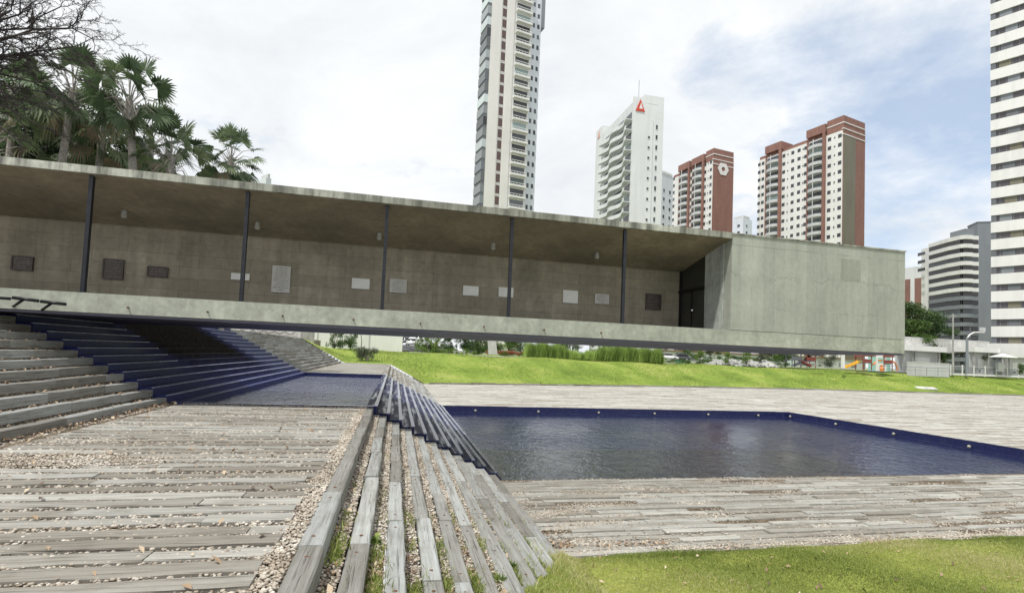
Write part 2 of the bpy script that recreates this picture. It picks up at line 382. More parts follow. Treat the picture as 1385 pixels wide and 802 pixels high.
def plank_field(name, mat, x0, x1, y0, y1, zt, w, gap, lmin, lmax, label, skip=.0, jz=.006, seg=.5, holes=(), xend=None, ch=.01, jit=.006):
    mb = MB(); y = y0
    while y+w < y1:
        x = x0-random.uniform(0, lmax); row = random.uniform(-.01, .01)
        xe = (x1 if xend is None else xend(y))+random.uniform(-.03,.03)
        while x < xe:
            L = random.uniform(lmin, lmax); a, b = max(x, x0), min(x+L, xe)
            inh = any(a < hx1 and b > hx0 and hy0 < y < hy1 for hx0, hx1, hy0, hy1 in holes)
            if b-a > .15 and random.random() > skip and not inh:
                beam(mb, a, b-.012, y+w/2+row, w*random.uniform(.9, 1.03), zt+random.uniform(-jz, jz), .09, 'x', seg, jit, ch, random.uniform(-jz, jz), random.uniform(-.015, .015))
            x += L
        y += w+gap*random.uniform(.6, 1.4)
    return mb.build(name, mat)
# upper platform (front)
o = plank_field('platform_paving', M['timber_x'], -5.3, -.85, 2.9, 14.86, 0.0, .205, .09, 2.1, 3.6, '', .0, .008, .25, ch=.008, jit=.009, holes=[(-9,-4.6,7.4,8.1)])
tag(o, 'weathered grey timber planks laid across the near upper platform', kind='structure')
# upper platform (far)
o = plank_field('platform_paving', M['timber_x'], -5.3, -.75, 34.05, YFAR, 0.0, .21, .03, 2, 3.5, '', .0, .006, 2)
tag(o, 'timber planks of the far platform behind the upper pool', kind='structure')
# lower terrace: near, right, far
o = plank_field('terrace_paving', M['paving_timber'], 2.9, 60, 9.15, Y1-.04, ZLOW, .2, .045, .9, 2.8, '', .07, .018, .6)
tag(o, 'pale grey timber planks of the lower terrace before the big pool', kind='structure')
o = plank_field('terrace_paving', M['pale_timber'], PCX+.06, 130, Y1, PFY, ZLOW, .26, .04, 2, 3.6, '', .05, .012, 3)
tag(o, 'pale timber planks of the lower terrace right of the big pool', kind='structure')
mb = MB(); y = PFY+.08
while y < 72.4:
    x = 3.0-random.uniform(0, 3)
    while x < 130:
        L = random.uniform(2, 4); a, b = max(x, 3.0), x+L
        if b-a > .2 and y+.28 < kerbY((a+b)/2)-.3 and random.random() > .05:
            beam(mb, a, b-.02, y+.13, .25, ZLOW+random.uniform(-.012, .012), .09, 'x', 5, .004, .012)
        x += L
    y += .29
tag(mb.build('terrace_paving', M['pale_timber']), 'pale timber planks of the lower terrace beyond the big pool', kind='structure')
# gravel beds
mb = MB()
mb2 = MB(); mb2.box(-5.6, -.58, 1.5, Y1-.002, -.5, -.032); tag(mb2.build('gravel_bed', M['dirty_gravel']), 'gritty bed under the near upper platform', kind='structure')
mb.box(-5.6, -.45, Y2+.2, YFAR+.4, -.5, -.03)
mb2 = MB(); mb2.box(2.6, 140, 8.2, Y1-.02, -2.6, ZLOW-.03); tag(mb2.build('gravel_bed', M['dirty_gravel']), 'dark gritty bed under the near lower terrace', kind='structure'); mb.box(PCX+.03, 140, Y1-.02, PFY+.02, -2.6, ZLOW-.028); mb.box(2.6, 140, PFY+.02, 76, -2.6, ZLOW-.028)
mb.box(-40, XA-14*TL, 2, Y1-.01, -.5, 13*RL); mb.box(-40, XA-14*TL, Y1, 75, -.5, 13*RL-.01)
tag(mb.build('gravel_bed', M['gravel']), 'cream gravel beds between and under the paving timbers', kind='structure')
# ------------------------------------------------------------------ timber steps
def joints(y0, y1, lo, hi):
    ys = [y0]
    while ys[-1] < y1-.3: ys.append(min(y1, ys[-1]+random.uniform(lo, hi)))
    if ys[-1] < y1: ys[-1] = y1
    return ys
def left_steps(y0, y1, label, seg):
    root = empty('timber_steps', (XA, y0, 0), 0, label, 'steps', 'timber step flights')
    off = Vector((-XA, -y0, 0)); Mx = Matrix.Translation(off)
    g = MB()
    for k in range(1, 14):
        xr = XA-k*TL; z = k*RL-.05
        mb = MB(); ys = joints(y0, y1, 1.6, 2.6)
        for a, b in zip(ys, ys[1:]):
            beam(mb, a+.004, b-.004, xr-.09+random.uniform(-.012,.012), .19, z+random.uniform(-.012,.012), .17, 'y', seg, .006, .012, random.uniform(-.012,.012))
        mb.build('step', M['timber_y'], root, M=Mx)
        g.box(xr-TL, xr-.03, y0, y1, -.4, z-.045, .5)
    g.box(XA-TL*1.05, XA+.0, y0, y1, -.4, -.046, .5)
    g.build('gravel_fill', M['gravel'], root, M=Mx)
    return root
left_steps(5.0, Y1-.03, 'grey timber steps climbing left of the near platform, beside the blue tiled cascade', .3)
left_steps(Y2+.22, YFAR, 'distant timber steps climbing behind the pavilion, seen under its beam', 2.5)
def right_steps(y0, y1, label, seg, trim=None):
    root = empty('timber_steps', (XB, y0, ZLOW), 0, label, 'steps', 'timber step flights')
    Mx = Matrix.Translation(Vector((-XB, -y0, -ZLOW))); g = MB()
    bolts = []
    for k in range(0, 12):
        xc = XB+k*TR-.18; z = -k*RR-.02-(.03 if k else 0); w = .2 if k < 1 else .185
        w += .05 if k > 5 else 0
        mb = MB(); ys = joints(y0 if not trim else trim(k), y1, 1.3, 2.6)
        for a, b in zip(ys, ys[1:]):
            xx = xc+random.uniform(-.012,.012); zz = z+random.uniform(-.012,.012)
            beam(mb, a+.005, b-.005, xx, w, zz, .2, 'y', seg, .007, .013, random.uniform(-.014,.014), random.uniform(-.02,.02))
            if trim:
                for q in (a+.22, b-.22): bolts.append((xx, q, zz-.004))
        mb.build('step', M['timber_y'], root, M=Mx)
        g.box(xc-.05, xc+TR-w/2-.012, y0, y1, -2.7, -(k+1)*RR-.06, .5)
    g.build('gravel_fill', M['gravel'], root, M=Mx)
    if trim:
        bolts.sort(key=lambda q: q[1]); b0 = MB().lathe((0,0,0), [(.018,0),(.018,.006),(.010,.009)], 8).build('bolt', M['rust'], root)
        for i, q in enumerate(bolts[:95]):
            o = b0 if i == 0 else b0.copy()
            if i: col.objects.link(o); o.parent = root
            o.location = Mx @ Vector(q)
    return root
GY = [(-1.5,2.7),(-.2,3.3),(.6,4.2),(1.3,5.2),(1.7,6.0),(2.3,7.2),(3.0,8.75),(3.6,9.15),(200,9.3)]
def gy(x):
    for (a,b),(c,d) in zip(GY, GY[1:]):
        if x <= c: return b+(d-b)*(x-a)/(c-a)
    return 9.3
right_steps(2.6, Y1-.03, 'wide grey timber steps with gravel descending to the lower terrace', .3, trim=lambda k: max(2.6, gy(XB+k*TR-.18)-1.6))
right_steps(Y2+.22, YFAR, 'far flight of timber steps descending behind the blue cascade', 2.5)
# ------------------------------------------------------------------ blue cascades and pools
root = empty('tiled_cascade', (XA, Y1, 0), 0, 'navy blue tiled cascade steps with black stain climbing under the pavilion', 'cascade', 'blue tiled cascades')
Mx = Matrix.Translation(Vector((-XA, -Y1, 0)))
poly = [(XA, -1.2)]; zz = -.57
poly += [(XA+.9, -1.2)]
for j in (3, 2, 1): poly += [(XA+j*.3, -.19*j-.05), (XA+(j-1)*.3, -.19*j-.05)]
poly += [(XA, 0)]
for k in range(1, 15): poly += [(XA-k*TL, (k-1)*RL), (XA-k*TL, k*RL)]
poly += [(XA-15*TL, 14*RL), (XA-15*TL, -1.2)]
poly = [p for i, p in enumerate(poly) if i == 0 or p != poly[i-1]]
poly = poly[1:]
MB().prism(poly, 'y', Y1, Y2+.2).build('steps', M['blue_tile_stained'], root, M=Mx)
for k in range(1, 15):
    ys = [(Y1, 19.6-.12*abs(k-9)), (28.3+.15*(k%3), Y2+.2)] if k > 4 else [(Y1, Y2+.2)]
    for a, b in ys: MB().box(XA-k*TL-.03, XA-k*TL+.008, a-.003, b+.003, k*RL-.014, k*RL+.006).build('nosing', M['tile_lip'], root, M=Mx)
root = empty('tiled_cascade', (XB, Y1, ZLOW), 0, 'wet dark blue stepped cascade spilling down into the big lower pool', 'cascade', 'blue tiled cascades')
Mx = Matrix.Translation(Vector((-XB, -Y1, -ZLOW)))
poly = [(XB-.3, -3.4), (XB-.3, 0)]
for k in range(0, 11): poly += [(XB+k*TR, -k*RR), (XB+k*TR, -(k+1)*RR)]
poly += [(XB+10*TR+.12, -11*RR), (XB+10*TR+.12, -3.4)]
MB().prism(poly[::-1], 'y', Y1, Y2+.2).build('steps', M['wet_tile'], root, M=Mx)
for k in range(0, 11):
    mb = MB().box(XB+k*TR-.085, XB+k*TR+.012, Y1-.004, Y2+.204, -k*RR-.02, -k*RR+.018)
    mb.build('nosing', M['wet_lip'], root, M=Mx)
# upper pool
root = empty('upper_pool', (XA, Y1, 0), 0, 'small upper pool with blue tiled rim between the two cascades', 'pool')
Mx = Matrix.Translation(Vector((-XA, -Y1, 0))); mb = MB()
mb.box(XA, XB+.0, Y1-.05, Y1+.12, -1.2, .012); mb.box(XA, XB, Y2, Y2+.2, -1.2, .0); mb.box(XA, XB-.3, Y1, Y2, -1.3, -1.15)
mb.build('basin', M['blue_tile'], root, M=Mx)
wo = MB().add([(XA+.0,Y1+.1,-.2),(XB-.29,Y1+.1,-.2),(XB-.29,Y2+.02,-.2),(XA+.0,Y2+.02,-.2)], [(0,1,2,3)]).build('water', M['water_upper'], None)
tag(wo, 'rippled dark water of the small upper pool', kind='structure')
# lower pool
root = empty('lower_pool', (PCX, PFY, ZLOW), 0, 'long navy tiled basin of the big lower pool', 'pool')
Mx = Matrix.Translation(Vector((-PCX, -PFY, -ZLOW))); mb = MB(); wt = .03
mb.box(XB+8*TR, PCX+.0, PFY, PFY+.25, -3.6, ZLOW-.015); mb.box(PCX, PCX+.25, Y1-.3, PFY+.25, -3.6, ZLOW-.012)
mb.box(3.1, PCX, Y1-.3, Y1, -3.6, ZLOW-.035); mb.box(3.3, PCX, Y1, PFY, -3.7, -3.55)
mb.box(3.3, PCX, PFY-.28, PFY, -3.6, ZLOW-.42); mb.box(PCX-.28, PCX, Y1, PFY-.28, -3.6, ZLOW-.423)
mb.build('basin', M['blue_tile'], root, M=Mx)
WZ = ZLOW-.50
wo = MB().add([(XB+8*TR,Y1,WZ),(PCX,Y1,WZ),(PCX,PFY,WZ),(XB+8*TR,PFY,WZ)], [(0,1,2,3)]).build('water', M['water_lower'])
tag(wo, 'dark rippled water filling the big lower pool', kind='structure')
# pool globes
simple('globe_glass', (.30,.30,.25), .25, 0, .3, 20)
gl = []
far_px = [642.5, 727.5, 809, 884.5, 957, 1024.5]; side = [(1069,564.5),(1130.6,574.7),(1209,588.5),(1311,607.8)]
for i, x in enumerate(far_px): p = atY(x, 561.5, PFY-.02); gl.append((p.x, PFY-.12, ZLOW-.32, 0))
for x, y in side:
    d = ray(x, y); p = O+d*((PCX-.1)/d.x); gl.append((PCX-.12, p.y, ZLOW-.32, 1))
names_ = ['far wall globe lamp nearest the cascade, beside the corner debris', 'second globe lamp from the cascade on the far pool wall', 'third globe lamp from the cascade on the far pool wall',
 'fourth globe lamp from the cascade on the far pool wall', 'fifth globe lamp from the cascade on the far pool wall', 'far wall globe lamp closest to the right corner of the pool',
 'globe lamp on the slanting right pool wall, nearest the far corner', 'second globe lamp on the right pool wall counted from the far corner', 'third globe lamp on the right pool wall counted from the far corner', 'globe lamp on the right pool wall nearest the photo edge']
for i, (x, y, z, s_) in enumerate(gl):
    r_ = empty('pool_lamp', (x, y, z), rad(-90) if s_ else 0, names_[i], 'pool lamp', 'globe lamps along the pool wall')
    mb = MB(); n = 10
    mb.lathe((0,0,0), [(.095*math.sin(math.pi*(j+.01)/n), -.095*math.cos(math.pi*j/n)) for j in range(n+1)], 14).build('globe', M['globe_glass'], r_, True)
    MB().tube([(0,.0,0),(0,.13,0)], .05, 8).build('bracket', M['black_steel'], r_)
# ------------------------------------------------------------------ pavilion
XL = -26
pav = empty('concrete_pavilion', (0, YB, ZB), 0, 'long cantilevered concrete pavilion with open gallery and solid right block', 'building')
Mx = Matrix.Translation(Vector((0, -YB, -ZB)))
def pb(mb, name, mat, parent=None): return mb.build(name, M[mat], parent or pav, M=Mx)
mb = MB(); mb.box(XL, XE-.002, YB, YB+.35, ZB, ZT); pb(mb, 'parapet_beam', 'beam_concrete')
mb = MB(); mb.box(XE, XR, YB+.001, YBK, ZB+.0, ZT-.002); pb(mb, 'base_beam', 'beam_concrete')
mb = MB(); mb.box(XE, XR, YB-.006, YBK+.004, ZT+.006, ZR-.012); pb(mb, 'end_block', 'plaster')
mb = MB(); mb.box(XE-.02, XR+.03, YB-.035, YBK+.03, ZR-.012, ZR+.03); pb(mb, 'coping', 'roof_edge')
mb = MB(); mb.box(XL, XE-.022, YB-.06, YBK+.03, ZPT+.01, ZR+.03); pb(mb, 'roof_slab', 'roof_edge')
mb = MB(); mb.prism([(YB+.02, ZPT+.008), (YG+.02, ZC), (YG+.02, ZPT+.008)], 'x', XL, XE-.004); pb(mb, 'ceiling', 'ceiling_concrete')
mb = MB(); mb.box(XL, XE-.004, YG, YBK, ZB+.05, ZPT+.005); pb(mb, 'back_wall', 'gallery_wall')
mb = MB(); mb.box(XL, XE-.004, YB+.35, YG, ZB+.1, ZB+.24); pb(mb, 'gallery_floor', 'grey_concrete')
dY = 14.93
_d = ray(955, 380); dY = XE*_d.y/_d.x
mb = MB(); mb.box(XE-.045, XE-.006, YB+.34, dY, ZB+.24, ZPT+.0); pb(mb, 'end_wall', 'end_concrete')
mb = MB(); mb.box(XE-.03, XE-.006, dY, YG, ZB+.24, ZPT-.2); door = pb(mb, 'door', 'dark_door')
mb = MB(); mb.box(XE-.12, XE-.03, dY, YG, 4.02, 4.1); mb.box(XE-.09, XE-.03, YG-.09, YG-.02, ZB+.24, 4.9); mb.box(XE-.05, XE-.03, (dY+YG)/2-.03, (dY+YG)/2+.03, ZB+.24, 4.02)
pb(mb, 'door_frame', 'black_steel', door)
mb = MB(); pz = 3.35; mb.lathe((XE-.1, (dY+YG)/2-.14, pz), [(.02,-.03),(.05,-.02),(.05,.02),(.02,.03)], 10); mb.tube([(XE-.1,(dY+YG)/2-.14,pz),(XE-.03,(dY+YG)/2-.14,pz)], .02, 6)
simple('chrome', (.7,.7,.7), .15, 1); pb(mb, 'handle', 'chrome', door)
mb = MB(); mb.box(XL, XR-.03, YB+.06, YBK-.03, ZB-.06, ZB-.003); pb(mb, 'underside_plate', 'purple_steel')
for k in range(-3, 5):
    x = -7.148+k*3.374
    mb = MB(); mb.box(x-.042, x+.042, YB+.06, YB+.16, ZT, ZPT+.009); mb.box(x-.09, x+.09, YB+.03, YB+.2, ZT+.001, ZT+.015); pb(mb, 'post', 'post_steel')
simple('lamp_glass', (.30,.30,.27), .3, 0, .2)
for x, y in [(167.5,296),(348,309),(513,321),(667,334),(807.5,346)]:
    YY = 15.5; p = atY(x, y, YY); zc = ZPT+(ZC-ZPT)*(YY-YB)/(YG-YB)
    mb = MB(); mb.lathe((p.x, YY, zc-.20), [(.0,-.0),(.055,.01),(.075,.06),(.06,.13)], 12); L = pb(mb, 'ceiling_lamp', 'lamp_glass')
    mb = MB(); mb.lathe((p.x, YY, zc-.07), [(.065,0),(.065,.06),(.04,.07),(.04,.1)], 12); pb(mb, 'lamp_socket', 'grey_concrete', L)
# drain stubs under the parapet
mb = MB()
for k in range(8):
    x = -7.148+(k-.0)*3.374*.5
    mb.tube([(x+1.0, YB-.05, ZB+.16), (x+1.0, YB+.02, ZB+.16)], .022, 8)
pb(mb, 'drain_stubs', 'rust')
# handrail stub on the beam face
hr = empty('handrail', (-8.0, YB-.3, 2.35), 0, 'black broken pipe handrail bracketed to the pavilion beam above the blue steps', 'handrail')
def hp(x, y, dy=.35): p = atY(x, y, YB-dy); return p-Vector((-8.0, YB-.3, 2.35))
MB().tube([hp(-60,399), hp(14,404)], .032, 8).tube([hp(17,402.5), hp(52,407)], .036, 8).tube([hp(55,407.5), hp(89,411.5)], .036, 8).build('rail', M['black_steel'], hr, True)
for a, b in [((32,405),(18,414.5)), ((70,410),(57,419))]: MB().tube([hp(*a), hp(*b, .02)], .028, 8).build('bracket', M['black_steel'], hr, True)
# plaques
PL = [('dark', 17,347,46,366, 'dark bronze landscape plaque, leftmost in the gallery'),
 ('darkf', 140,351,168,378, 'dark bronze square plaque with raised frame and lines of text'),
 ('dark', 200,361,228,375, 'small dark bronze plaque right of the square framed plaque'),
 ('white', 313,370,338,379, 'narrow white plaque crossed by the second gallery post'),
 ('lines', 368,360,393,396, 'tallest plaque, a pale grey upright slab with rows of text'),
 ('white', 476,377,500,391, 'white blank plaque just left of the middle gallery post'),
 ('lines', 527,378,550,396, 'pale squarish plaque with lettering just right of the middle post'),
 ('white', 626,387,647,400, 'small white plaque standing clear of any post, left of another white plaque'),
 ('white', 674,389,694,402, 'small white plaque with its right end behind the fourth post'),
 ('white', 761,393,781,410, 'bright white squarish plaque midway between the two rightmost posts'),
 ('lines', 804,398,823,411, 'small grey lettered plaque just left of the rightmost post'),
 ('darkf', 873,398,893,419, 'dark upright bronze plaque near the gallery door')]
for kind, x0, y0, x1, y1, lab in PL:
    a = atY(x0, (y0+y1)/2, YG); b = atY(x1, (y0+y1)/2, YG); c = atY((x0+x1)/2, y0, YG); d = atY((x0+x1)/2, y1, YG)
    w = (b.x-a.x)/2; h = (c.z-d.z)/2; cx = (a.x+b.x)/2; cz = (c.z+d.z)/2
    r_ = empty('plaque', (cx, YG, cz), 0, lab, 'plaque', 'plaques on the gallery wall')
    mt = {'dark':'plaque_dark','darkf':'plaque_dark','white':'plaque_white','lines':'plaque_pale'}[kind]
    MB().box(-w, w, -.05, -.003, -h, h).build('panel', M[mt], r_)
    if kind in ('dark', 'darkf'):
        mb = MB(); e = .03
        for q in ((-w-.004,-w+e,-h,h),(w-e,w+.004,-h,h)): mb.box(q[0],q[1],-.065,-.052,q[2],q[3])
        mb.box(-w+e, w-e, -.065, -.052, h-e, h+.004); mb.box(-w+e, w-e, -.065, -.052, -h-.004, -h+e); mb.build('frame', M['plaque_dark'], r_)
    if kind != 'white':
        mb = MB(); n = max(3, int(2*h/.075)); 
        for i in range(n):
            zz = h-(i+1)*2*h/(n+1); ww = w*random.uniform(.45, .8); x = -ww
            while x < ww-.02:
                L = random.uniform(.02, .09); mb.box(x, min(ww, x+L), -.055, -.0505, zz-.009, zz+.009); x += L+.02
        mb.build('lettering', M['plaque_relief' if kind in ('dark','darkf') else 'plaque_ink'], r_)
# drift of debris where the water used to spill
# ------------------------------------------------------------------ terrain
def bank(x, y):
    k = kerbY(x); t_ = max(0, min(1, (y-k)/15.)); s_ = t_*t_*(3-2*t_); top = 1.22+.25*min(1, max(0, (14-x)/30))
    b = prof(x)-(.12 if x > 3.4 else .02)
    z = b+(top-b)*(.25*t_+.75*s_)
    z += .13*math.sin(x*.33+y*.2)*math.sin(y*.41-x*.1)*t_*(1 if y < k+22 else .3)
    if y > k+26: z += min(3.0, (y-k-26)*.006)
    return z
xs = np.concatenate([np.linspace(-900,-70,10), np.linspace(-60,-12,17), np.linspace(-11,5,33), np.linspace(6,150,145), np.linspace(160,1500,16)])
ts = np.concatenate([np.linspace(0,30,46), np.array([34,40,50,70,110,180,300,600,1200,2400])])
V = np.array([[x, kerbY(x)+.1+t_-(.55 if x < 3.5 and t_ == 0 else 0), bank(x, kerbY(x)+t_)] for t_ in ts for x in xs]); nx = len(xs)
Fc = np.array([[j*nx+i, j*nx+i+1, (j+1)*nx+i+1, (j+1)*nx+i] for j in range(len(ts)-1) for i in range(nx-1)])
simple('city_ground', (.26,.255,.24), .9, 0, .25, .05)
cut = 50*(nx-1); o = npmesh('ground', V, Fc[:cut], M['bank_grass'], smooth=True); tag(o, 'bright green grass bank rising behind the terrace', kind='structure')
o = npmesh('ground', V, Fc[cut:], M['city_ground'], smooth=True); tag(o, 'grey city ground far beyond the park', kind='structure')
mb = MB(); mb.box(-900, -38, -400, YFAR+.2, -1, 2.3); mb.box(138, 1500, -400, 90, -3, -2.1)
tag(mb.build('ground', M['city_ground']), 'flat grass beyond the sides of the terrace', kind='structure')
# kerb of old timbers at the bank foot
mb = MB(); x = 3.9
while x < 128:
    L = random.uniform(2.2, 3.4); a = kerbY(x)-.05; b = kerbY(x+L)-.05; zt = ZLOW+.17+random.uniform(-.04, .04)
    mb.hexa([(x,a-.12,ZLOW-.1),(x+L-.06,b-.12,ZLOW-.1),(x+L-.06,b+.12,ZLOW-.1),(x,a+.12,ZLOW-.1)], [(x,a-.12,zt),(x+L-.06,b-.12,zt),(x+L-.06,b+.12,zt),(x,a+.12,zt)])
    x += L
tag(mb.build('kerb', M['timber_x']), 'low kerb of old timbers along the foot of the grass bank', kind='structure')
# path on the bank crest
simple('path_concrete', (.50,.49,.45), .85, 0, .15, .6)
mb = MB(); P_ = []
for x in np.arange(2, 150, 2.0): y = kerbY(x)+17.5; P_.append((x, y, 1.31+.25*min(1, max(0, (14-x)/30))))
for a, b in zip(P_, P_[1:]): mb.hexa([(a[0],a[1],.6),(b[0],b[1],.6),(b[0],b[1]+1.6,.6),(a[0],a[1]+1.6,.6)], [a, b, (b[0],b[1]+1.6,b[2]+.02), (a[0],a[1]+1.6,a[2]+.02)])
tag(mb.build('path', M['path_concrete']), 'pale concrete path along the top of the grass bank', kind='structure')
# foreground grass mound
def fg(x, y):
    g = gy(x); b = prof(x)-.03 if x < 3.4 else ZLOW-.0
    d = g-y
    n = .035*math.sin(x*2.1+y*1.3)+.03*math.sin(x*.9-y*2.3+1)
    if d < 0: return b-.12+.0*n
    return b+(-.03+min(.10, d*.16))+(.06*d if x > 2 else .05*d)*.6+n*min(1, d)
xs = np.concatenate([np.linspace(-.5, 4, 60), np.linspace(4.15, 40, 160)]); us = np.linspace(0, 1, 60)
V = []
for u in us:
    for x in xs:
        ylo = -6; g = gy(x)+.25; y = ylo+(g-ylo)*(1-(1-u)**2.2); V.append([x, y, fg(x, y)])
V = np.array(V); nx = len(xs)
Fc = np.array([[j*nx+i, j*nx+i+1, (j+1)*nx+i+1, (j+1)*nx+i] for j in range(len(us)-1) for i in range(nx-1)])
tag(npmesh('ground', V, Fc, M['front_grass'], smooth=True), 'earth and turf under the near lawn', kind='structure')
# ------------------------------------------------------------------ scatter
def blades(name, pts, hgt, wid, mat, lean=.5, rnd=None):
    n = len(pts); th = RNG.uniform(0, 2*np.pi, n); ln = RNG.uniform(.1, lean, n)*hgt; la = RNG.uniform(0, 2*np.pi, n)
    dx = np.cos(th)*wid/2; dy = np.sin(th)*wid/2
    V = np.zeros((n, 5, 3)); V[:,0] = pts+np.c_[-dx,-dy,0*dx]; V[:,1] = pts+np.c_[dx,dy,0*dx]
    mid = pts+np.c_[np.cos(la)*ln*.35, np.sin(la)*ln*.35, hgt*.6]; V[:,2] = mid+np.c_[dx*.7,dy*.7,0*dx]; V[:,3] = mid-np.c_[dx*.7,dy*.7,0*dx]
    V[:,4] = pts+np.c_[np.cos(la)*ln, np.sin(la)*ln, hgt]
    i = np.arange(n)[:,None]*5
    T = np.concatenate([i+np.array([[0,1,2]]), i+np.array([[0,2,3]]), i+np.array([[3,2,4]])])
    r = RNG.uniform(0, 1, n) if rnd is None else rnd
    return npmesh(name, V.reshape(-1,3), T, mat, np.repeat(r, 5))
N = 280000
x = RNG.uniform(-.3, 17, N*2); y = RNG.uniform(2.5, 9.35, N*2)
keep = np.array([ (b < gy(a)+.05*math.sin(a*9)+.04 or (a < 3.1 and b < gy(a)+1.5 and random.random() < .8*math.exp(-(b-gy(a))*2.0)*(.5+.5*math.sin(a*5+b*3.7)) and ((a-XB+.18) % TR) > .1)) and (b > 3.2 or a < 1) for a, b in zip(x, y)])
# keep only what lies before the camera
cx_ = (x*RT.x+y*RT.y); cf_ = (x*_f.x+y*_f.y-1.5*_f.z); keep &= (cx_/cf_ < 1.1) & (y > 3.0+.38*x*.0)
x, y = x[keep], y[keep]; x, y = x[:N], y[:N]
edge = np.array([gy(a)-b for a, b in zip(x, y)])
pt = RNG.uniform(0, 1, len(x)); patch = .5+.5*np.sin(x*1.7+2*np.sin(y*1.1))*np.sin(y*1.9+x*.6)
den = np.where(x < 3.2, .35+.4*patch, .45+.5*patch); k2 = pt < den; x, y, edge, patch = x[k2], y[k2], edge[k2], patch[k2]
z = np.array([fg(a, b) if b < gy(a)+.1 or a > 3.2 else -(math.floor((a-XB+.18)/TR)+1)*RR-.04 for a, b in zip(x, y)])
h = RNG.uniform(.014, .036, len(x))*(1+1.0*(edge < .3)*(patch > .4))*(1+.8*(x < 3))*(.7+.7*patch)
rn = np.clip(.42+.30*np.sin(x*.8+1.5*np.sin(y*.7))+.15*patch+RNG.normal(0, .22, len(x)), 0, 1)
tag(blades('grass', np.c_[x, y, z], h, .006+RNG.uniform(0,.004,len(x)), M['grass_blade'], 1.6, rn), 'short yellow green lawn before the lower terrace', kind='stuff')
n = 60000; bx = RNG.uniform(-8, 130, n); tt = RNG.uniform(0, 1, n)**1.0*19; by = np.array([kerbY(a) for a in bx])+tt; kk = np.sin(bx*.31+2*np.sin(by*.23))*np.sin(by*.5+bx*.11)+RNG.normal(0,.4,n) > -.1
bx, by = bx[kk], by[kk]; bz = np.array([bank(a, b-.1) for a, b in zip(bx, by)])
tag(blades('grass', np.c_[bx, by, bz-.01], RNG.uniform(.05,.16,len(bx)), RNG.uniform(.04,.1,len(bx)), M['grass_blade'], .9, np.clip(RNG.normal(.35,.22,len(bx)),0,1)), 'uneven tufts over the far grass bank', kind='stuff')
ws = []
for k in range(0, 10):
    for _ in range(6500):
        u_ = random.random(); yy_ = gy(XB+k*TR)-.9+random.expovariate(1.1)
        if math.sin(yy_*4.1+k*2.3)*math.sin(yy_*1.7+k)+random.gauss(0,.35) < .25-.25*(yy_ < gy(XB+k*TR)+.3): continue
        ws.append((XB+k*TR+random.gauss(-.01,.045), yy_, -(k+1)*RR-.045))
ws = np.array(ws); tag(blades('grass', ws, RNG.uniform(.025,.10,len(ws)), RNG.uniform(.006,.014,len(ws)), M['grass_blade'], 1.1, np.clip(RNG.normal(.38,.25,len(ws)),0,1)), 'weedy grass creeping up the gaps between the step timbers', kind='stuff')
# gravel stones
ICO_V = []; ph = (1+5**.5)/2
for a in (-1, 1):
    for b in (-ph, ph): ICO_V += [(0,a,b),(a,b,0),(b,0,a)]
ICO_V = np.array(ICO_V, float); ICO_V /= np.linalg.norm(ICO_V[0])
import itertools
def ico_faces():
    d = min(np.linalg.norm(ICO_V[0]-v) for v in ICO_V[1:]); F_ = []
    for t3 in itertools.combinations(range(12), 3):
        a, b, c = ICO_V[list(t3)]
        if abs(np.linalg.norm(a-b)-d) < 1e-6 and abs(np.linalg.norm(b-c)-d) < 1e-6 and abs(np.linalg.norm(a-c)-d) < 1e-6:
            if np.dot(np.cross(b-a, c-a), a) < 0: t3 = (t3[0], t3[2], t3[1])
            F_.append(t3)
    return np.array(F_)
IF = ico_faces()
def stones(name, pts, size):
    n = len(pts); s_ = size[:,None]*RNG.uniform(.6, 1.25, (n,3)); s_[:,2] *= .6
    th = RNG.uniform(0, 2*np.pi, n); c, s2 = np.cos(th), np.sin(th)
    V = ICO_V[None]*s_[:,None,:]*RNG.uniform(.8, 1.15, (n,12,1))
    X_ = V[...,0]*c[:,None]-V[...,1]*s2[:,None]; Y_ = V[...,0]*s2[:,None]+V[...,1]*c[:,None]
    V = np.stack([X_, Y_, V[...,2]], -1)+pts[:,None,:]
    Fc = (np.arange(n)[:,None,None]*12+IF[None]).reshape(-1,3)
    return npmesh(name, V.reshape(-1,3), Fc, M['stone'], np.repeat(RNG.uniform(0,1,n), 12))
P_ = []
# platform bed, denser near the camera
n = 40000; yy = 3+(RNG.uniform(0,1,n)**1.5)*12; xx = RNG.uniform(-5.3,-.7,n); P_.append(np.c_[xx, np.minimum(yy,14.9), RNG.uniform(-.026,-.010,n)])
n = 4200; P_.append(np.c_[RNG.uniform(-.90,-.69,n), 3+(RNG.uniform(0,1,n)**1.4)*12, RNG.uniform(-.03,.0,n)])
n = 2000; P_.append(np.c_[-5.3+2.4*RNG.uniform(0,1,n)**1.3, RNG.uniform(7.5,8.05,n), RNG.uniform(-.02,.008,n)])
for k in range(0, 12):
    n = 2200 if k < 6 else 1300; xc = XB+k*TR-.18; z = -k*RR-.02-(.03 if k else 0)
    P_.append(np.c_[RNG.uniform(xc+.09, xc+TR-.10, n), 3+(RNG.uniform(0,1,n)**1.3)*11.9, RNG.uniform(-(k+1)*RR-.06, -(k+1)*RR-.035, n)])
for k in range(0, 9):
    n = 700; P_.append(np.c_[RNG.uniform(XA-(k+1)*TL+.0, XA-k*TL-.16, n), RNG.uniform(8, 14.9, n), np.full(n, k*RL-.09 if k else -.03)])
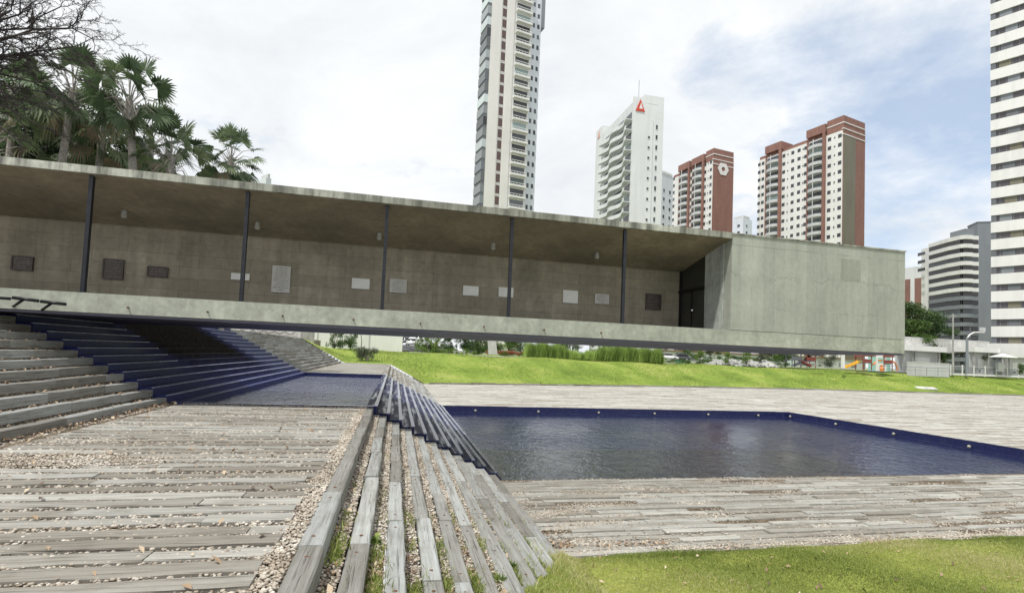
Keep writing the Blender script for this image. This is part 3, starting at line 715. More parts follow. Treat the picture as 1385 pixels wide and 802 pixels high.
n = 60000; a = 3.1+(RNG.uniform(0,1,n)**1.4)*18; b = RNG.uniform(9.1, 14.9, n); kk = (np.sin(a*1.3+2.3*np.sin(b*1.9))*np.sin(b*3.1+1.7*np.sin(a*.9))+RNG.normal(0,.35,n)) > .55; a, b = a[kk], b[kk]; P_.append(np.c_[a, b, np.full(len(a), ZLOW-.010)])
n = 2600; xx = 3+(RNG.uniform(0,1,n)**1.3)*16; P_.append(np.c_[xx, RNG.uniform(9.05, 14.8, n), np.full(n, ZLOW+.008)])
n = 3500; th = RNG.uniform(0,1,n); P_.append(np.c_[3.1+th*14, 9.2+RNG.exponential(.14,n), np.full(n, ZLOW+.0)])
P_ = np.concatenate(P_); cf_ = P_[:,0]*_f.x+P_[:,1]*_f.y; P_ = P_[cf_ > 2.6]
tag(stones('gravel', P_, RNG.uniform(.5, 1.0, len(P_))**1.6*.0235*(1+.3*(P_[:,1] > 8))), 'loose cream and tan pebbles lying between the timbers', kind='stuff')
# dry leaves
def leaves(name, pts, size, mat, label, nrm_up=.6):
    n = len(pts); th = RNG.uniform(0, 2*np.pi, n); tl = RNG.normal(0, .45, (n,2))
    u = np.c_[np.cos(th), np.sin(th), tl[:,0]]; v = np.c_[-np.sin(th), np.cos(th), tl[:,1]]
    s_ = size[:,None]
    V = np.stack([pts-u*s_, pts-v*s_*.5+np.c_[0*th,0*th,.3*size], pts+u*s_, pts+v*s_*.5+np.c_[0*th,0*th,.25*size]], 1)
    V[...,2] += .6*size[:,None]*.5
    i = np.arange(n)[:,None]*4
    T = np.concatenate([i+np.array([[0,1,2]]), i+np.array([[0,2,3]])])
    return tag(npmesh(name, V.reshape(-1,3), T, mat, np.repeat(RNG.uniform(0,1,n), 4)), label, kind='stuff')
P_ = []
for k in range(0, 12):
    n = 170; z = k*RL-.06 if k else .0
    P_.append(np.c_[RNG.uniform(XA-(k+1)*TL+.01, XA-k*TL-.1, n) if k else XA-TL+RNG.uniform(-.02,.25,n)+.0, RNG.uniform(6, 14.9, n), np.full(n, z)])
n = 320; P_.append(np.c_[XA-TL+np.abs(RNG.normal(0,.16,n)), RNG.uniform(7,14.9,n), np.full(n,.005)])
for k in range(0, 9):
    n = 150; P_.append(np.c_[RNG.uniform(XB+k*TR-.07, XB+k*TR+.05, n), gy(XB+k*TR)+RNG.exponential(1.3,n)-.5, np.full(n, -(k+1)*RR-.05)])
n = 120; P_.append(np.c_[RNG.uniform(-.14, -.02, n), RNG.uniform(3.9,5.2,n), np.full(n,-.42)])
n = 130; P_.append(np.c_[3.35+RNG.normal(0,.18,n), 9.5+np.abs(RNG.normal(0,.28,n)), np.full(n, ZLOW+.012)])
n = 90; P_.append(np.c_[RNG.uniform(4.0,5.6,n), 9.45+np.abs(RNG.normal(0,.12,n)), np.full(n, ZLOW+.012)])
n = 260; a = RNG.uniform(3,16,n); b = RNG.uniform(5.5,9.2,n); P_.append(np.c_[a, b, [fg(i,j)+.035 for i,j in zip(a,b)]])
n = 160; P_.append(np.c_[RNG.uniform(-5,-1,n), RNG.uniform(3.5,14,n), np.full(n,.004)])
P_ = np.concatenate(P_); leaves('fallen_leaves', P_, RNG.uniform(.4,1,len(P_))**1.5*.05, M['dry_leaf'], 'dry brown leaves gathered along the steps and lawn edge')
# weeds
def weed(name, c, n, L, w, label, mat='leaf_light', up=.6):
    mb = MB()
    for i in range(n):
        a = random.uniform(0, 6.28); e = random.uniform(up*.5, up*1.5); l_ = L*random.uniform(.6, 1.1)
        d = Vector((math.cos(a)*math.cos(e), math.sin(a)*math.cos(e), math.sin(e))); s_ = Vector((-math.sin(a), math.cos(a), 0))*w/2
        p0 = Vector((random.uniform(-1,1)*w, random.uniform(-1,1)*w, 0)); p1 = p0+d*l_*.55; p2 = p0+d*l_-Vector((0,0,l_*.2))
        mb.add([p0, p1-s_, p2, p1+s_], [(0,1,2),(0,2,3)])
    o = mb.build(name, M[mat]); o.location = c; tag(o, label, 'weed', 'weeds among the steps'); return o
p = atZ(501, 728, -.1); p = atZ(503, 726, -.37); weed('weed', (p.x, p.y, -.42), 22, .16, .05, 'bright green broad leaved weed between the first two step timbers')
p = atZ(558, 660, -.9); 
weed('weed', (XB+6*TR+.02, 7.1, -7*RR-.07), 60, .16, .02, 'feathery green weed clump growing in the lowest third of the steps', 'leaf_mid', .9)
weed('weed', (XB+3*TR+.02, 4.95, -4*RR-.07), 90, .16, .02, 'dense weed tuft beside the split pale timber at the bottom of the photo', 'leaf_mid', .9)
weed('weed', (XB+5*TR+.04, 6.3, -6*RR-.07), 60, .13, .02, 'spreading weed tuft just uphill of the lawn edge', 'leaf_light', .7)
weed('weed', (XB+8*TR+.0, 10.6, -9*RR-.07), 14, .09, .02, 'tiny weed sprig alone between the lower step timbers', 'leaf_mid', .9)
# ------------------------------------------------------------------ towers
class Tower:
    """face A: local y=0, x in [-a,0]; face B: local x=0, y in [0,b]; z from the street"""
    def __init__(s, name, label, pN, D, pL, DL, pxR, z0=1.3, group='apartment towers behind the park', cat='apartment tower'):
        N = atD(*pN, D); L = atD(*pL, DL); s.N = Vector((N.x, N.y, z0)); s.z0 = z0
        d = Vector((N.x-L.x, N.y-L.y, 0)); s.a = d.length; s.ux = d.normalized(); s.uy = Vector((-s.ux.y, s.ux.x, 0)); s.D = D
        s.b = s.fy(pxR, pN[1]); s.root = empty(name, s.N, math.atan2(s.ux.y, s.ux.x), label, cat, group)
    def fx(s, px, py=300):   # local x on face A seen at pixel
        d = ray(px, py); t = (s.N-O).dot(s.uy)/d.dot(s.uy); return (O+d*t-s.N).dot(s.ux)
    def fy(s, px, py=300):
        d = ray(px, py); t = (s.N-O).dot(s.ux)/d.dot(s.ux); return (O+d*t-s.N).dot(s.uy)
    def h(s, px, py, x=0, y=0):  # height of local point (x,y) seen at pixel row py
        P = s.N+s.ux*x+s.uy*y; d = ray(px, py); t = math.hypot(P.x, P.y)/math.hypot(d.x, d.y); return (O+d*t).z-s.z0
    def part(s, mb, name, mat, parent=None): return mb.build(name, M[mat], parent or s.root)
    def windows(s, lst, w, h, mat='dark_glass', frame='white_paint', cap=95):
        """lst of (face, u, z): window objects sharing one mesh; centre u, sill z"""
        lst = sorted(lst, key=lambda q: q[2])
        me = MB().box(-w/2, w/2, -.03, .02, 0, h).build('window', M[mat], s.root); first = me
        fr = MB().box(-w/2-.08, w/2+.08, -.10, -.0, -.12, -.02).build('sill', M[frame], me)
        for i, (fc, u, z) in enumerate(lst[:cap]):
            if i == 0: o = first; f_ = fr
            else:
                o = first.copy(); col.objects.link(o); f_ = fr.copy(); col.objects.link(f_); f_.parent = o; o.parent = s.root
            o.location = (u, 0, z) if fc == 'A' else (0, u, z); o.rotation_euler = (0,0,0 if fc == 'A' else rad(90))
        if len(lst) > cap:
            mb = MB()
            for fc, u, z in lst[cap:]:
                if fc == 'A': mb.box(u-w/2, u+w/2, -.03, .02, z, z+h)
                else: mb.box(-.02, .03, u-w/2, u+w/2, z, z+h)
            o = s.part(mb, 'windows', mat); o['kind'] = 'stuff'
def curved_slab(cx, w, dep, z0, z1, y0=0, n=10, inner=0):
    pts = []
    for i in range(n+1):
        a = math.pi*i/n; pts.append((cx-w/2*math.cos(a), y0-dep*math.sin(a)**.8 if 0 < i < n else y0))
    return pts
# --- tall white tower
T = Tower('apartment_tower', 'tallest tower, slim and cream white with glass balconies, cut off by the photo top', (654,278), 134, (644.5,278), 138.8, 709)
H_ = 106; nf = 34; fh = 3.0; a, b = T.a, T.b
T.part(MB().box(-a-3, 0, 0, b, 0, H_), 'wall', 'cream_paint')
s1, s2 = T.fy(668), T.fy(673.5)
T.part(MB().box(0, .22, 0, s1-.35, 0, H_+1), 'pilaster', 'cream_paint'); T.part(MB().box(0, .22, s2+.35, T.fy(684), 0, H_+1), 'pilaster', 'cream_paint')
T.windows([('B', (s1+s2)/2, i*fh+.5) for i in range(nf)], (s2-s1), 2.3, 'window_red')
y0_, y1_ = T.fy(686), T.fy(707)
for i in range(1, nf):
    z = i*fh
    mb = MB().box(.0, 1.25, y0_, y1_, z, z+.5).box(1.15, 1.25, y0_, y1_, z+.95, z+1.05)
    for q in range(6): y = y0_+(y1_-y0_-.08)*q/5; mb.box(1.16, 1.23, y, y+.06, z+.5, z+.95)
    o = T.part(mb, 'balcony', 'white_paint')
    T.part(MB().box(.005, .05, y0_+.3, y1_-.2, z+.5, z+2.65), 'balcony_door', 'dark_glass' if i % 5 else 'green_glass', o)
    T.part(MB().box(.05, .12, y0_, y0_+.3, z+.5, z+3).box(.05, .12, y1_-.2, y1_, z+.5, z+3), 'balcony_wall', 'white_paint', o)
T.part(MB().box(-a-6, -.9, b, b+3.4, 0, H_+2), 'side_wall', 'pale_blue_white')
for i in range(1, nf):
    for q in (.8, 2.2):
        o = MB().box(-.92, -.87, b+q, b+q+.7, i*fh+1, i*fh+2.2); T.part(o, 'window', 'dark_glass')
for i in range(1, nf):
    z = i*fh
    T.part(MB().box(-a, -.25, -1.1, -.02, z+.3, z+2.45), 'glass_balcony', 'blue_glass' if i % 4 else 'dark_glass')
T.part(MB().box(-a+.1, -.3, -.95, -.03, 0, H_-2), 'shaft', 'dark_grey_paint')
T.part(MB().box(-a-5, -.5, b+3.42, b+4.3, 91.5, H_+2), 'crown', 'grey_paint')
# --- white tower with the red triangle
T = Tower('apartment_tower', 'white tower with wavy balconies and a red triangle emblem near its top', (852,298), 146, (812,298), 168, 893.5)
a, b = T.a, T.b; H_ = T.h(852, 131); fh = 3.0; nf = int(H_/fh)
print('T2', a, b, H_)
T.part(MB().box(-a, 0, 0, b, 0, H_-1.5).box(-.0-.35, .0, 0, b*.5, H_-1.5, H_), 'wall', 'tower_white')
T.part(MB().box(-a*.5, .02, b*.35, b+.05, H_-1.45, T.h(880,130,0,b*.6)), 'roof_block', 'tower_white')
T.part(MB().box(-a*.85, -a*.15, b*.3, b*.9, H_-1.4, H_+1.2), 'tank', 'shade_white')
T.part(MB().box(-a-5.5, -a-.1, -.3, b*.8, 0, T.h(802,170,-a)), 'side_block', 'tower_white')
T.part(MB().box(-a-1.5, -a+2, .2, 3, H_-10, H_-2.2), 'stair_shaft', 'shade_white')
for i in range(1, nf-1):
    z = i*fh; mb = MB(); n = 16; dp = lambda u: 1.35+.65*math.cos(u*4*math.pi)
    U = [k/n for k in range(n+1)]; x0_, x1_ = -a*.96, -.45
    inner = [(x0_+(x1_-x0_)*u, .0) for u in U]; outer = [(x0_+(x1_-x0_)*u, -dp(u)) for u in U]
    for (z_a, z_b, inn) in ((z, z+.2, inner), (z+.2, z+1.15, [(x, y+.12) for x, y in outer])):
        vs = [(*p, z_a) for p in inn]+[(*p, z_a) for p in outer]+[(*p, z_b) for p in inn]+[(*p, z_b) for p in outer]; m = n+1; fs = []
        for k in range(n): fs += [(k, m+k, m+k+1, k+1), (2*m+k, 2*m+k+1, 3*m+k+1, 3*m+k), (m+k, 3*m+k, 3*m+k+1, m+k+1), (k, k+1, 2*m+k+1, 2*m+k)]
        fs += [(0, 2*m, 3*m, m), (n, m+n, 3*m+n, 2*m+n)]
        mb.add(vs, fs)
    o = T.part(mb, 'balcony', 'tower_white'); T.part(MB().box(-a*.9, -.8, -.05, -.004, z+.25, z+2.5), 'balcony_door', 'dark_glass' if i % 5 else 'green_glass', o)
wy = T.fy(881.5)
T.part(MB().box(-.6, .25, T.fy(876.5), T.fy(879), H_*.35, H_-6).box(-.5,.12, T.fy(886), b, 0, H_-.6), 'fin', 'tower_white')
T.windows([('B', wy+1.0, i*fh+1) for i in range(nf-2)], 1.1, 1.3)
T.windows([('B', T.fy(877)-.6, i*fh+1) for i in range(nf-3)], .6, .7)
cy_, cz_ = T.fy(866, 143), T.h(866, 143, 0, T.fy(866,143)); r_ = 2.1
def tri(cy, cz, h, w, x0, x1): return MB().prism([(cy-w, cz-h), (cy+w, cz-h), (cy, cz+h)], 'x', x0, x1)
em = T.part(tri(cy_, cz_, 1.75, 1.45, .02, .22), 'triangle_emblem', 'red_paint')
T.part(tri(cy_+.15, cz_-.15, .9, .55, .23, .26), 'emblem_inset', 'white_paint', em)
mb = MB(); xx = T.fx(808, 180)-1.6
mb.prism([(-a-3.9, T.h(808,183,-a-3)-1.2), (-a-1.7, T.h(808,183,-a-3)-1.2), (-a-2.8, T.h(808,183,-a-3)+1.4)], 'y', -.42, -.32); T.part(mb, 'triangle_emblem', 'faded_red')
T.part(MB().tube([(-a*.3, b*.5, H_), (-a*.3, b*.5, H_+9)], .07, 6), 'mast', 'grey_paint')
# --- small white block between the towers
T = Tower('apartment_block', 'narrow plain white block squeezed between the triangle tower and a brick tower', (893,298), 175, (885,298), 177, 909)
H_ = T.h(900, 237, 0, T.b/2); T.part(MB().box(-T.a, 0, 0, T.b, 0, H_), 'wall', 'pale_blue_white'); T.part(MB().box(-T.a, .15, -.15, T.b*.9, H_, H_+.8), 'parapet', 'tower_white')
T.windows([('B', T.b*.25, i*3+1) for i in range(int(H_/3)-1)]+[('B', T.b*.75, i*3+1) for i in range(int(H_/3)-1)], .9, 1.2)
# --- brick towers
def brick_tower(label, pN, D, pL, DL, pxR, ptop, cols, bays, olive, hexa):
    T = Tower('apartment_tower', label, pN, D, pL, DL, pxR); a, b = T.a, T.b; fh = 3.02
    H_ = T.h(*ptop); nf = int(H_/fh); Hm = H_-1.5
    print('brick', a, b, H_, nf)
    T.part(MB().box(-a, -.02, .0, b, 0, Hm), 'wall', 'white_paint')
    T.part(MB().box(-.02, .2, -.12, b+.1, 0, H_), 'brick_end', 'brick')
    if olive: T.part(MB().box(.2, .26, -.1, b*olive, 0, H_-3.2), 'stained_panel', 'olive_paint'); T.part(MB().box(.27, .30, b*.12, b*.2, 12, 26).box(.27,.30, b*.2, b*.38, 19.2, 19.9), 'repair_patch', 'shade_white')
    T.part(MB().box(-.3, .34, -.25, b+.2, H_-3.1, H_-2.8).box(-.3, .34, -.25, b+.2, H_-1.2, H_-.9), 'cornice', 'white_paint')
    T.part(MB().box(-a*.17, .15, 0.02, b+.05, Hm, H_+3.4).box(-a, -a*.17, .6, b*.9, Hm-.02, Hm+1.4), 'parapet', 'brick')
    T.part(MB().box(-a*.17-.1, .32, -.1, b+.15, H_+.9, H_+1.2), 'cornice', 'white_paint')
    for (p0, p1) in bays:
        x0, x1 = T.fx(p0, ptop[1]+60), T.fx(p1, ptop[1]+60); w = x1-x0; cx = (x0+x1)/2
        T.part(MB().box(x1, x1+.9, -.75, .0, 0, H_+.4).box(x0-.5, x0, -.35, 0, 0, Hm), 'pilaster', 'brick')
        T.part(MB().box(x0-.5, x1+1.0, -.7, b*.5, H_-.2, H_+2.6), 'roof_box', 'brick')
        for i in range(1, nf):
            z = i*fh; pts = curved_slab(cx, w, 1.7, 0, 0)
            mb = MB().prism(pts, 'z', z, z+.2)
            out = curved_slab(cx, w, 1.72, 0, 0); inn = curved_slab(cx, w-.2, 1.6, 0, 0); n = len(out)
            mb.add([(*p, z+.2) for p in out]+[(*p, z+1.05) for p in out]+[(*p, z+.2) for p in inn]+[(*p, z+1.05) for p in inn],
                [(k, k+1, n+k+1, n+k) for k in range(n-1)]+[(2*n+k, 3*n+k, 3*n+k+1, 2*n+k+1) for k in range(n-1)]+[(n+k, n+k+1, 3*n+k+1, 3*n+k) for k in range(n-1)])
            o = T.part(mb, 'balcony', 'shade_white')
            T.part(MB().box(x0+.15, x1-.1, -.06, -.0, z+.3, z+2.75), 'balcony_door', 'dark_glass' if i % 4 else 'green_glass', o)
            T.part(MB().box(cx-.08, cx+.08, -1.66, -1.5, z+1.05, z+fh), 'balcony_post', 'white_paint', o)
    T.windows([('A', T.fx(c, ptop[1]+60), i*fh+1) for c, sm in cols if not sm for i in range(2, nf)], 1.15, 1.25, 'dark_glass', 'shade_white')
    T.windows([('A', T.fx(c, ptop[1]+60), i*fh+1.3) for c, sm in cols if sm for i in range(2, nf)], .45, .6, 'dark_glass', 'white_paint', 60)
    if hexa:
        cy, cz = T.fy(*hexa), T.h(*hexa, 0, T.fy(*hexa)); R_ = 2.75
        def ring(r1, r2):
            vs = []; fs = []
            for x_ in (.22, .4):
                for r in (r1, r2):
                    for k in range(6): vs.append((x_, cy+r*math.cos(k*math.pi/3)*1.0, cz+r*math.sin(k*math.pi/3)))
            for k in range(6):
                j = (k+1) % 6; fs += [(12+k, 12+j, 18+j, 18+k), (k, 6+k, 6+j, j), (k, j, 12+j, 12+k), (6+k, 18+k, 18+j, 6+j)]
            return MB().add(vs, fs)
        T.part(ring(R_, R_*.36), 'hexagon_emblem', 'white_paint')
    return T
brick_tower('brick and white tower with a white hexagon emblem on its brick end wall', (963,298), 203, (908,298), 226, 990, (963,212),
    [(911,0),(920,1),(934.5,0),(953,0),(957,1),(960.5,0)], [(919,931),(937,950)], 0, (977.5,229.5))
brick_tower('wider brick and white tower with a green brown stained band on its end wall', (1139,318), 168, (1024.5,318), 197, 1168, (1139,170),
    [(1027,0),(1032,0),(1060,0),(1065.5,1),(1072,0),(1080.5,0),(1086,1),(1089.5,0),(1121.5,0),(1128.5,1),(1135.5,0)], [(1037.5,1054.5),(1093.5,1113.5)], .55, None)
# roof gable pieces on the wide tower stay as parapets; far small blocks
T = Tower('apartment_block', 'small distant white block low between the two brick towers', (1005,310), 300, (990,310), 306, 1017)
H_ = T.h(1008,296,0,T.b*.3); T.part(MB().box(-T.a, 0, 0, T.b, 0, H_), 'wall', 'pale_blue_white'); T.part(MB().box(-T.a*.9, 0, .5, T.b*.7, H_, H_+1.5), 'parapet', 'shade_white'); T.windows([('A', -T.a*.4, H_-5),('B', T.b*.4, H_-5),('B', T.b*.4, H_-9),('A', -T.a*.4, H_-9)], 1.6, 1.6)
T = Tower('apartment_block', 'sliver of a distant white block just above the pavilion roof beside the small palm', (360,243), 160, (345,243), 165, 367)
H_ = T.h(356,239); T.part(MB().box(-T.a, 0, 0, T.b, 0, H_), 'wall', 'pale_blue_white'); T.part(MB().box(-T.a*.6, 0, .5, T.b*.7, H_, H_+1.2), 'parapet', 'shade_white'); T.windows([('A', -T.a*.4, H_-4)], 1.6, 1.6)
# --- mid white and grey building
T = Tower('apartment_building', 'white and grey banded building in front of a plain grey slab, right of the pavilion', (1300,440), 176, (1255.5,440), 190, 1323)
a, b = T.a, T.b; H_ = T.h(1300, 319); fh = 3.0; nf = int(H_/fh)
print('T6', a, b, H_)
T.part(MB().box(-a+.3, -.3, .3, b, 0, H_-1.5), 'wall', 'dark_grey_paint')
for i in range(0, nf+1):
    z = H_-1.25-i*fh
    if z < 1: break
    mt = 'white_paint' if i < 7 else 'grey_paint'
    o = T.part(MB().prism([(-a, 0), (-a*.3, -.9), (0, -.2), (1.0, .6), (1.0, b*.55), (.3, b*.6), (.3, b), (-a, b)], 'z', z, z+1.35), 'band', mt)
    if i: T.part(MB().box(-a+.2, -.4, -.02, .28, z+1.5, z+fh-.1).box(-.28, .2, .5, b-.1, z+1.5, z+fh-.1), 'window_strip', 'shade_glass' if i % 3 else 'dark_glass', o)
T.part(MB().box(-a*.45, -.1, 1.5, b*.8, H_, H_+2.6), 'penthouse', 'grey_paint')
T.part(MB().box(-a-6.5, -a-.05, 2.5, b, 0, T.h(1245,333,-a)), 'side_block', 'white_paint')
T.windows([('A', -a-3.3, T.h(1245,333,-a)-3.1-i*3) for i in range(3)], 3.5, 1.2)
T = Tower('apartment_building', 'tall plain dark grey slab rising behind the banded white building', (1322,440), 190, (1309,440), 196, 1362, cat='apartment building')
H_ = T.h(1330,302,0,3); T.part(MB().box(-T.a, 0, 0, T.b, 0, H_), 'wall', 'grey_paint'); T.part(MB().box(-T.a-.1, .1, -.1, T.b+.1, H_, H_+.5), 'coping', 'dark_grey_paint')
T = Tower('apartment_building', 'white block with brown brick panels between the pavilion end and the banded building', (1252,440), 205, (1215,440), 215, 1262)
H_ = T.h(1240,361,-5); T.part(MB().box(-T.a, 0, 0, T.b, 0, H_), 'wall', 'tower_white')
T.part(MB().box(T.fx(1237,440), T.fx(1249,440), -.1, -.004, 0, H_-4.8), 'brick_panel', 'brick'); T.part(MB().box(T.fx(1219,440), T.fx(1231,440), -.1, -.004, 0, H_-4.8), 'brick_panel', 'brick')
T.windows([('A', T.fx(1224,440), H_-8-i*3) for i in range(9)], 1.6, 1.3); 
for o in T.root.children_recursive if hasattr(T.root,'children_recursive') else []: pass
# --- big banded tower at the photo edge
L_ = atD(1340.5, 440, 126); M_ = atD(1385, 440, 121.7); dirv = Vector((M_.x-L_.x, M_.y-L_.y, 0)).normalized(); Np = L_+dirv*24
root = empty('apartment_tower', (L_.x, L_.y, 1.0), math.atan2(dirv.y, dirv.x), 'huge white tower of stacked horizontal bands cut off by the right photo edge', 'apartment tower', 'apartment towers behind the park')
def rp(mb, n_, mt, par=None): return mb.build(n_, M[mt], par or root)
z1 = atD(1350, 464.5, 125).z-1.0; fh = 4.28
rp(MB().box(.35, 24, .45, 14, 0, 124), 'wall', 'shade_glass')
for i in range(0, 28):
    z = z1+i*fh+1.58
    o = rp(MB().prism([(0,0),(24,0),(24,14),(0,14)], 'z', z, z+2.6), 'band', 'white_paint')
    mb = MB().box(.05, 1.0, .15, 13.8, z-1.6, z-.003); rp(mb, 'recess', 'dark_grey_paint', o)
    mb = MB(); x = 1.6
    while x < 23: mb.box(x, x+.07, .40, .46, z-1.55, z-.003); x += random.choice([1.2, 1.2, 2.4])
    rp(mb, 'mullions', 'grey_paint', o)
    mb = MB(); 
    for q in range(3): x = 1.5+q*6+random.uniform(0, 2); mb.box(x, x+2.2, .36, .44, z-1.55, z-.01)
    rp(mb, 'curtain', random.choice(['olive_paint','grey_paint','dark_grey_paint','dark_grey_paint']), o)
rp(MB().box(-.6, 24, -.6, 14, z1-2.8, z1-.0), 'podium', 'white_paint'); rp(MB().box(0, 24, 0, 14, 0, z1-2.8), 'ground_floor', 'dark_grey_paint')
# ------------------------------------------------------------------ street side objects on the right
def wallbox(name, label, x0, x1, ytop, ybot, Yd, mat, th=.25, cat='wall', extra=None, group=None):
    A = atY(x0, ybot, Yd); B = atY(x1, ybot, Yd); zt = atY((x0+x1)/2, ytop, Yd).z; zb = min(A.z, B.z)-.6
    r = empty(name, ((A.x+B.x)/2, Yd, zb), 0, label, cat, group); w = (B.x-A.x)/2
    MB().box(-w, w, 0, th, 0, zt-zb).build('panel', M[mat], r)
    MB().box(-w-.05, w+.05, -.05, th+.05, zt-zb, zt-zb+.1).build('coping', M['white_paint' if 'white' in mat else 'grey_concrete'], r)
    if extra: extra(r, w, zt-zb)
    return r
wallbox('boundary_wall', 'long stained white wall behind the street trees right of the pavilion', 1215, 1338, 459, 470, 92, 'old_white')
wallbox('boundary_wall', 'low pale concrete park wall with grey rail, right of the pavilion base', 1228, 1284, 491, 504, 84, 'shade_white')
def garage(name, label, x0, x1, ytop, ybot, Yd, parts, cat='gatehouse'):
    A = atY(x0, ybot, Yd); B = atY(x1, ybot, Yd); zt = atY((x0+x1)/2, ytop, Yd).z; zb = A.z-.8; w = (B.x-A.x)/2
    r = empty(name, ((A.x+B.x)/2, Yd, zb), 0, label, cat); h = zt-zb
    MB().box(-w, w, -.4, 5, h-1.1, h).build('roof', M['white_paint'], r); MB().box(-w+.2, w-.2, .9, 1.1, 0, h-1.1).build('wall', M['shade_white'], r)
    for q in parts: MB().box(-w+q*2*w, -w+q*2*w+.35, 0, .35, 0, h-1.1).build('column', M['grey_concrete'], r)
    d = MB().box(-w*.3, w*.5, .8, .89, 0, h*.6).build('door', M['white_paint'], r)
    MB().box(-w*.25, -w*.1, .75, .79, .9, 1.3).build('door_window', M['shade_glass'], d)
    return r
garage('gatehouse', 'white flat roofed gatehouse with grey columns next to the pavilion end', 1216, 1278, 468, 500, 88, [.1,.35,.87])
garage('gatehouse', 'white flat roofed entrance building below the huge banded tower', 1316, 1350, 470, 503, 88, [.05,.6])
garage('gatehouse', 'white garage front at the photo edge behind a small bush', 1362, 1400, 477, 505, 86, [.02,.95])
# fence of white posts and dark bars
A = atY(1286, 500, 85); B = atY(1392, 506, 85); W = B.x-A.x; zb = A.z
r = empty('street_fence', (A.x, 85, 1.1), 0, 'white framed street fence with thin bars along the road on the right', 'fence')
mb = MB(); x = 0
while x < W: mb.box(x, x+.03, 0, .03, .25, 2.0); x += .16
mb.build('bars', M['grey_paint'], r)
for k in range(8): x = W*k/7; MB().box(x-.12, x+.12, -.05, .12, 0, 2.3).build('post', M['white_paint'], r)
MB().box(0, W, -.02, .05, .1, .5).build('base_panel', M['white_paint'], r); MB().box(0, W, -.01, .04, 1.98, 2.05).build('rail', M['white_paint'], r)
# park railing
A = atY(1190, 500, 80); B = atY(1284, 504, 80)
r = empty('park_railing', (A.x, 80, 1.1), 0, 'grey tubular park railing in front of the low pale wall', 'railing')
W = B.x-A.x; MB().tube([(0,0,1.35),(W,0,1.35)], .05, 6).tube([(0,0,.8),(W,0,.8)], .03, 6).build('rail', M['grey_paint'], r)
for k in range(7): MB().tube([(W*k/6,0,-.2),(W*k/6,0,1.35)], .045, 6).build('post', M['grey_paint'], r)
# utility pole
def pole(name, label, px, ytop, ybot, Yd, rr, cat): 
    A = atY(px, ybot, Yd); zt = atY(px, ytop, Yd).z
    r = empty(name, (A.x, Yd, A.z-.4), 0, label, cat); return r, zt-A.z+.4
r, h = pole('utility_pole', 'slim concrete utility pole beside the street right of the pavilion', 1289, 424, 502, 84, .15, 'pole')
MB().tube([(0,0,0),(0,0,h)], [.2,.12], 8).build('shaft', M['grey_concrete'], r); MB().box(-.9,.9,-.06,.06,h-.6,h-.48).build('crossarm', M['grey_concrete'], r)
MB().tube([(0,0,h-1.6),(-.9,0,h-1.2),(-2.8,0,h-.4)], .04, 6).build('arm', M['grey_paint'], r); MB().box(-3.5,-2.7,-.12,.12,h-.5,h-.38).build('lamp_head', M['grey_paint'], r)
r, h = pole('street_lamp', 'grey traffic mast with a curved white arm reaching right over the street', 1308, 456, 503, 83, .15, 'street lamp')
MB().tube([(0,0,0),(0,0,h)], [.3,.2], 8).build('shaft', M['grey_paint'], r)
MB().tube([(0,0,h-.2),(.8,0,h+.6),(1.9,0,h+1.1),(4.6,0,h+1.2)], .13, 8).build('arm', M['white_paint'], r)
MB().box(3.1,4.9,-.08,.08,h+1.3,h+2.3).build('sign_panel', M['grey_paint'], r); MB().box(3.2,4.8,-.11,-.082,h+1.4,h+2.2).build('sign_face', M['shade_white'], r)
r, h = pole('street_lamp', 'thin dark pole standing close behind the curved arm mast', 1312, 441, 500, 95, .1, 'street lamp')
MB().tube([(0,0,0),(0,0,h)], [.16,.12], 8).build('shaft', M['dark_grey_paint'], r); MB().box(-.5,.5,-.2,.2,h-.1,h+.12).build('lamp_head', M['dark_grey_paint'], r)
r, h = pole('kiosk', 'small white peaked canopy shelter by the street fence', 1357, 478, 500, 84, .1, 'kiosk')
MB().add([(-2.2,-1.2,h-.75),(2.2,-1.2,h-.75),(2.2,1.2,h-.75),(-2.2,1.2,h-.75),(0,0,h),(-2.2,-1.2,h-.85),(2.2,-1.2,h-.85),(2.2,1.2,h-.85),(-2.2,1.2,h-.85)], [(0,1,4),(1,2,4),(2,3,4),(3,0,4),(5,6,1,0),(6,7,2,1),(7,8,3,2),(8,5,0,3),(5,8,7,6)]).build('canopy', M['white_paint'], r)
for sx in (-1.6, 1.6): MB().box(sx-.06, sx+.06, -.06, .06, 0, h-.85).build('post', M['grey_paint'], r)
MB().box(-1.2,.5,.2,.6,0,1.9).build('booth', M['shade_white'], r)
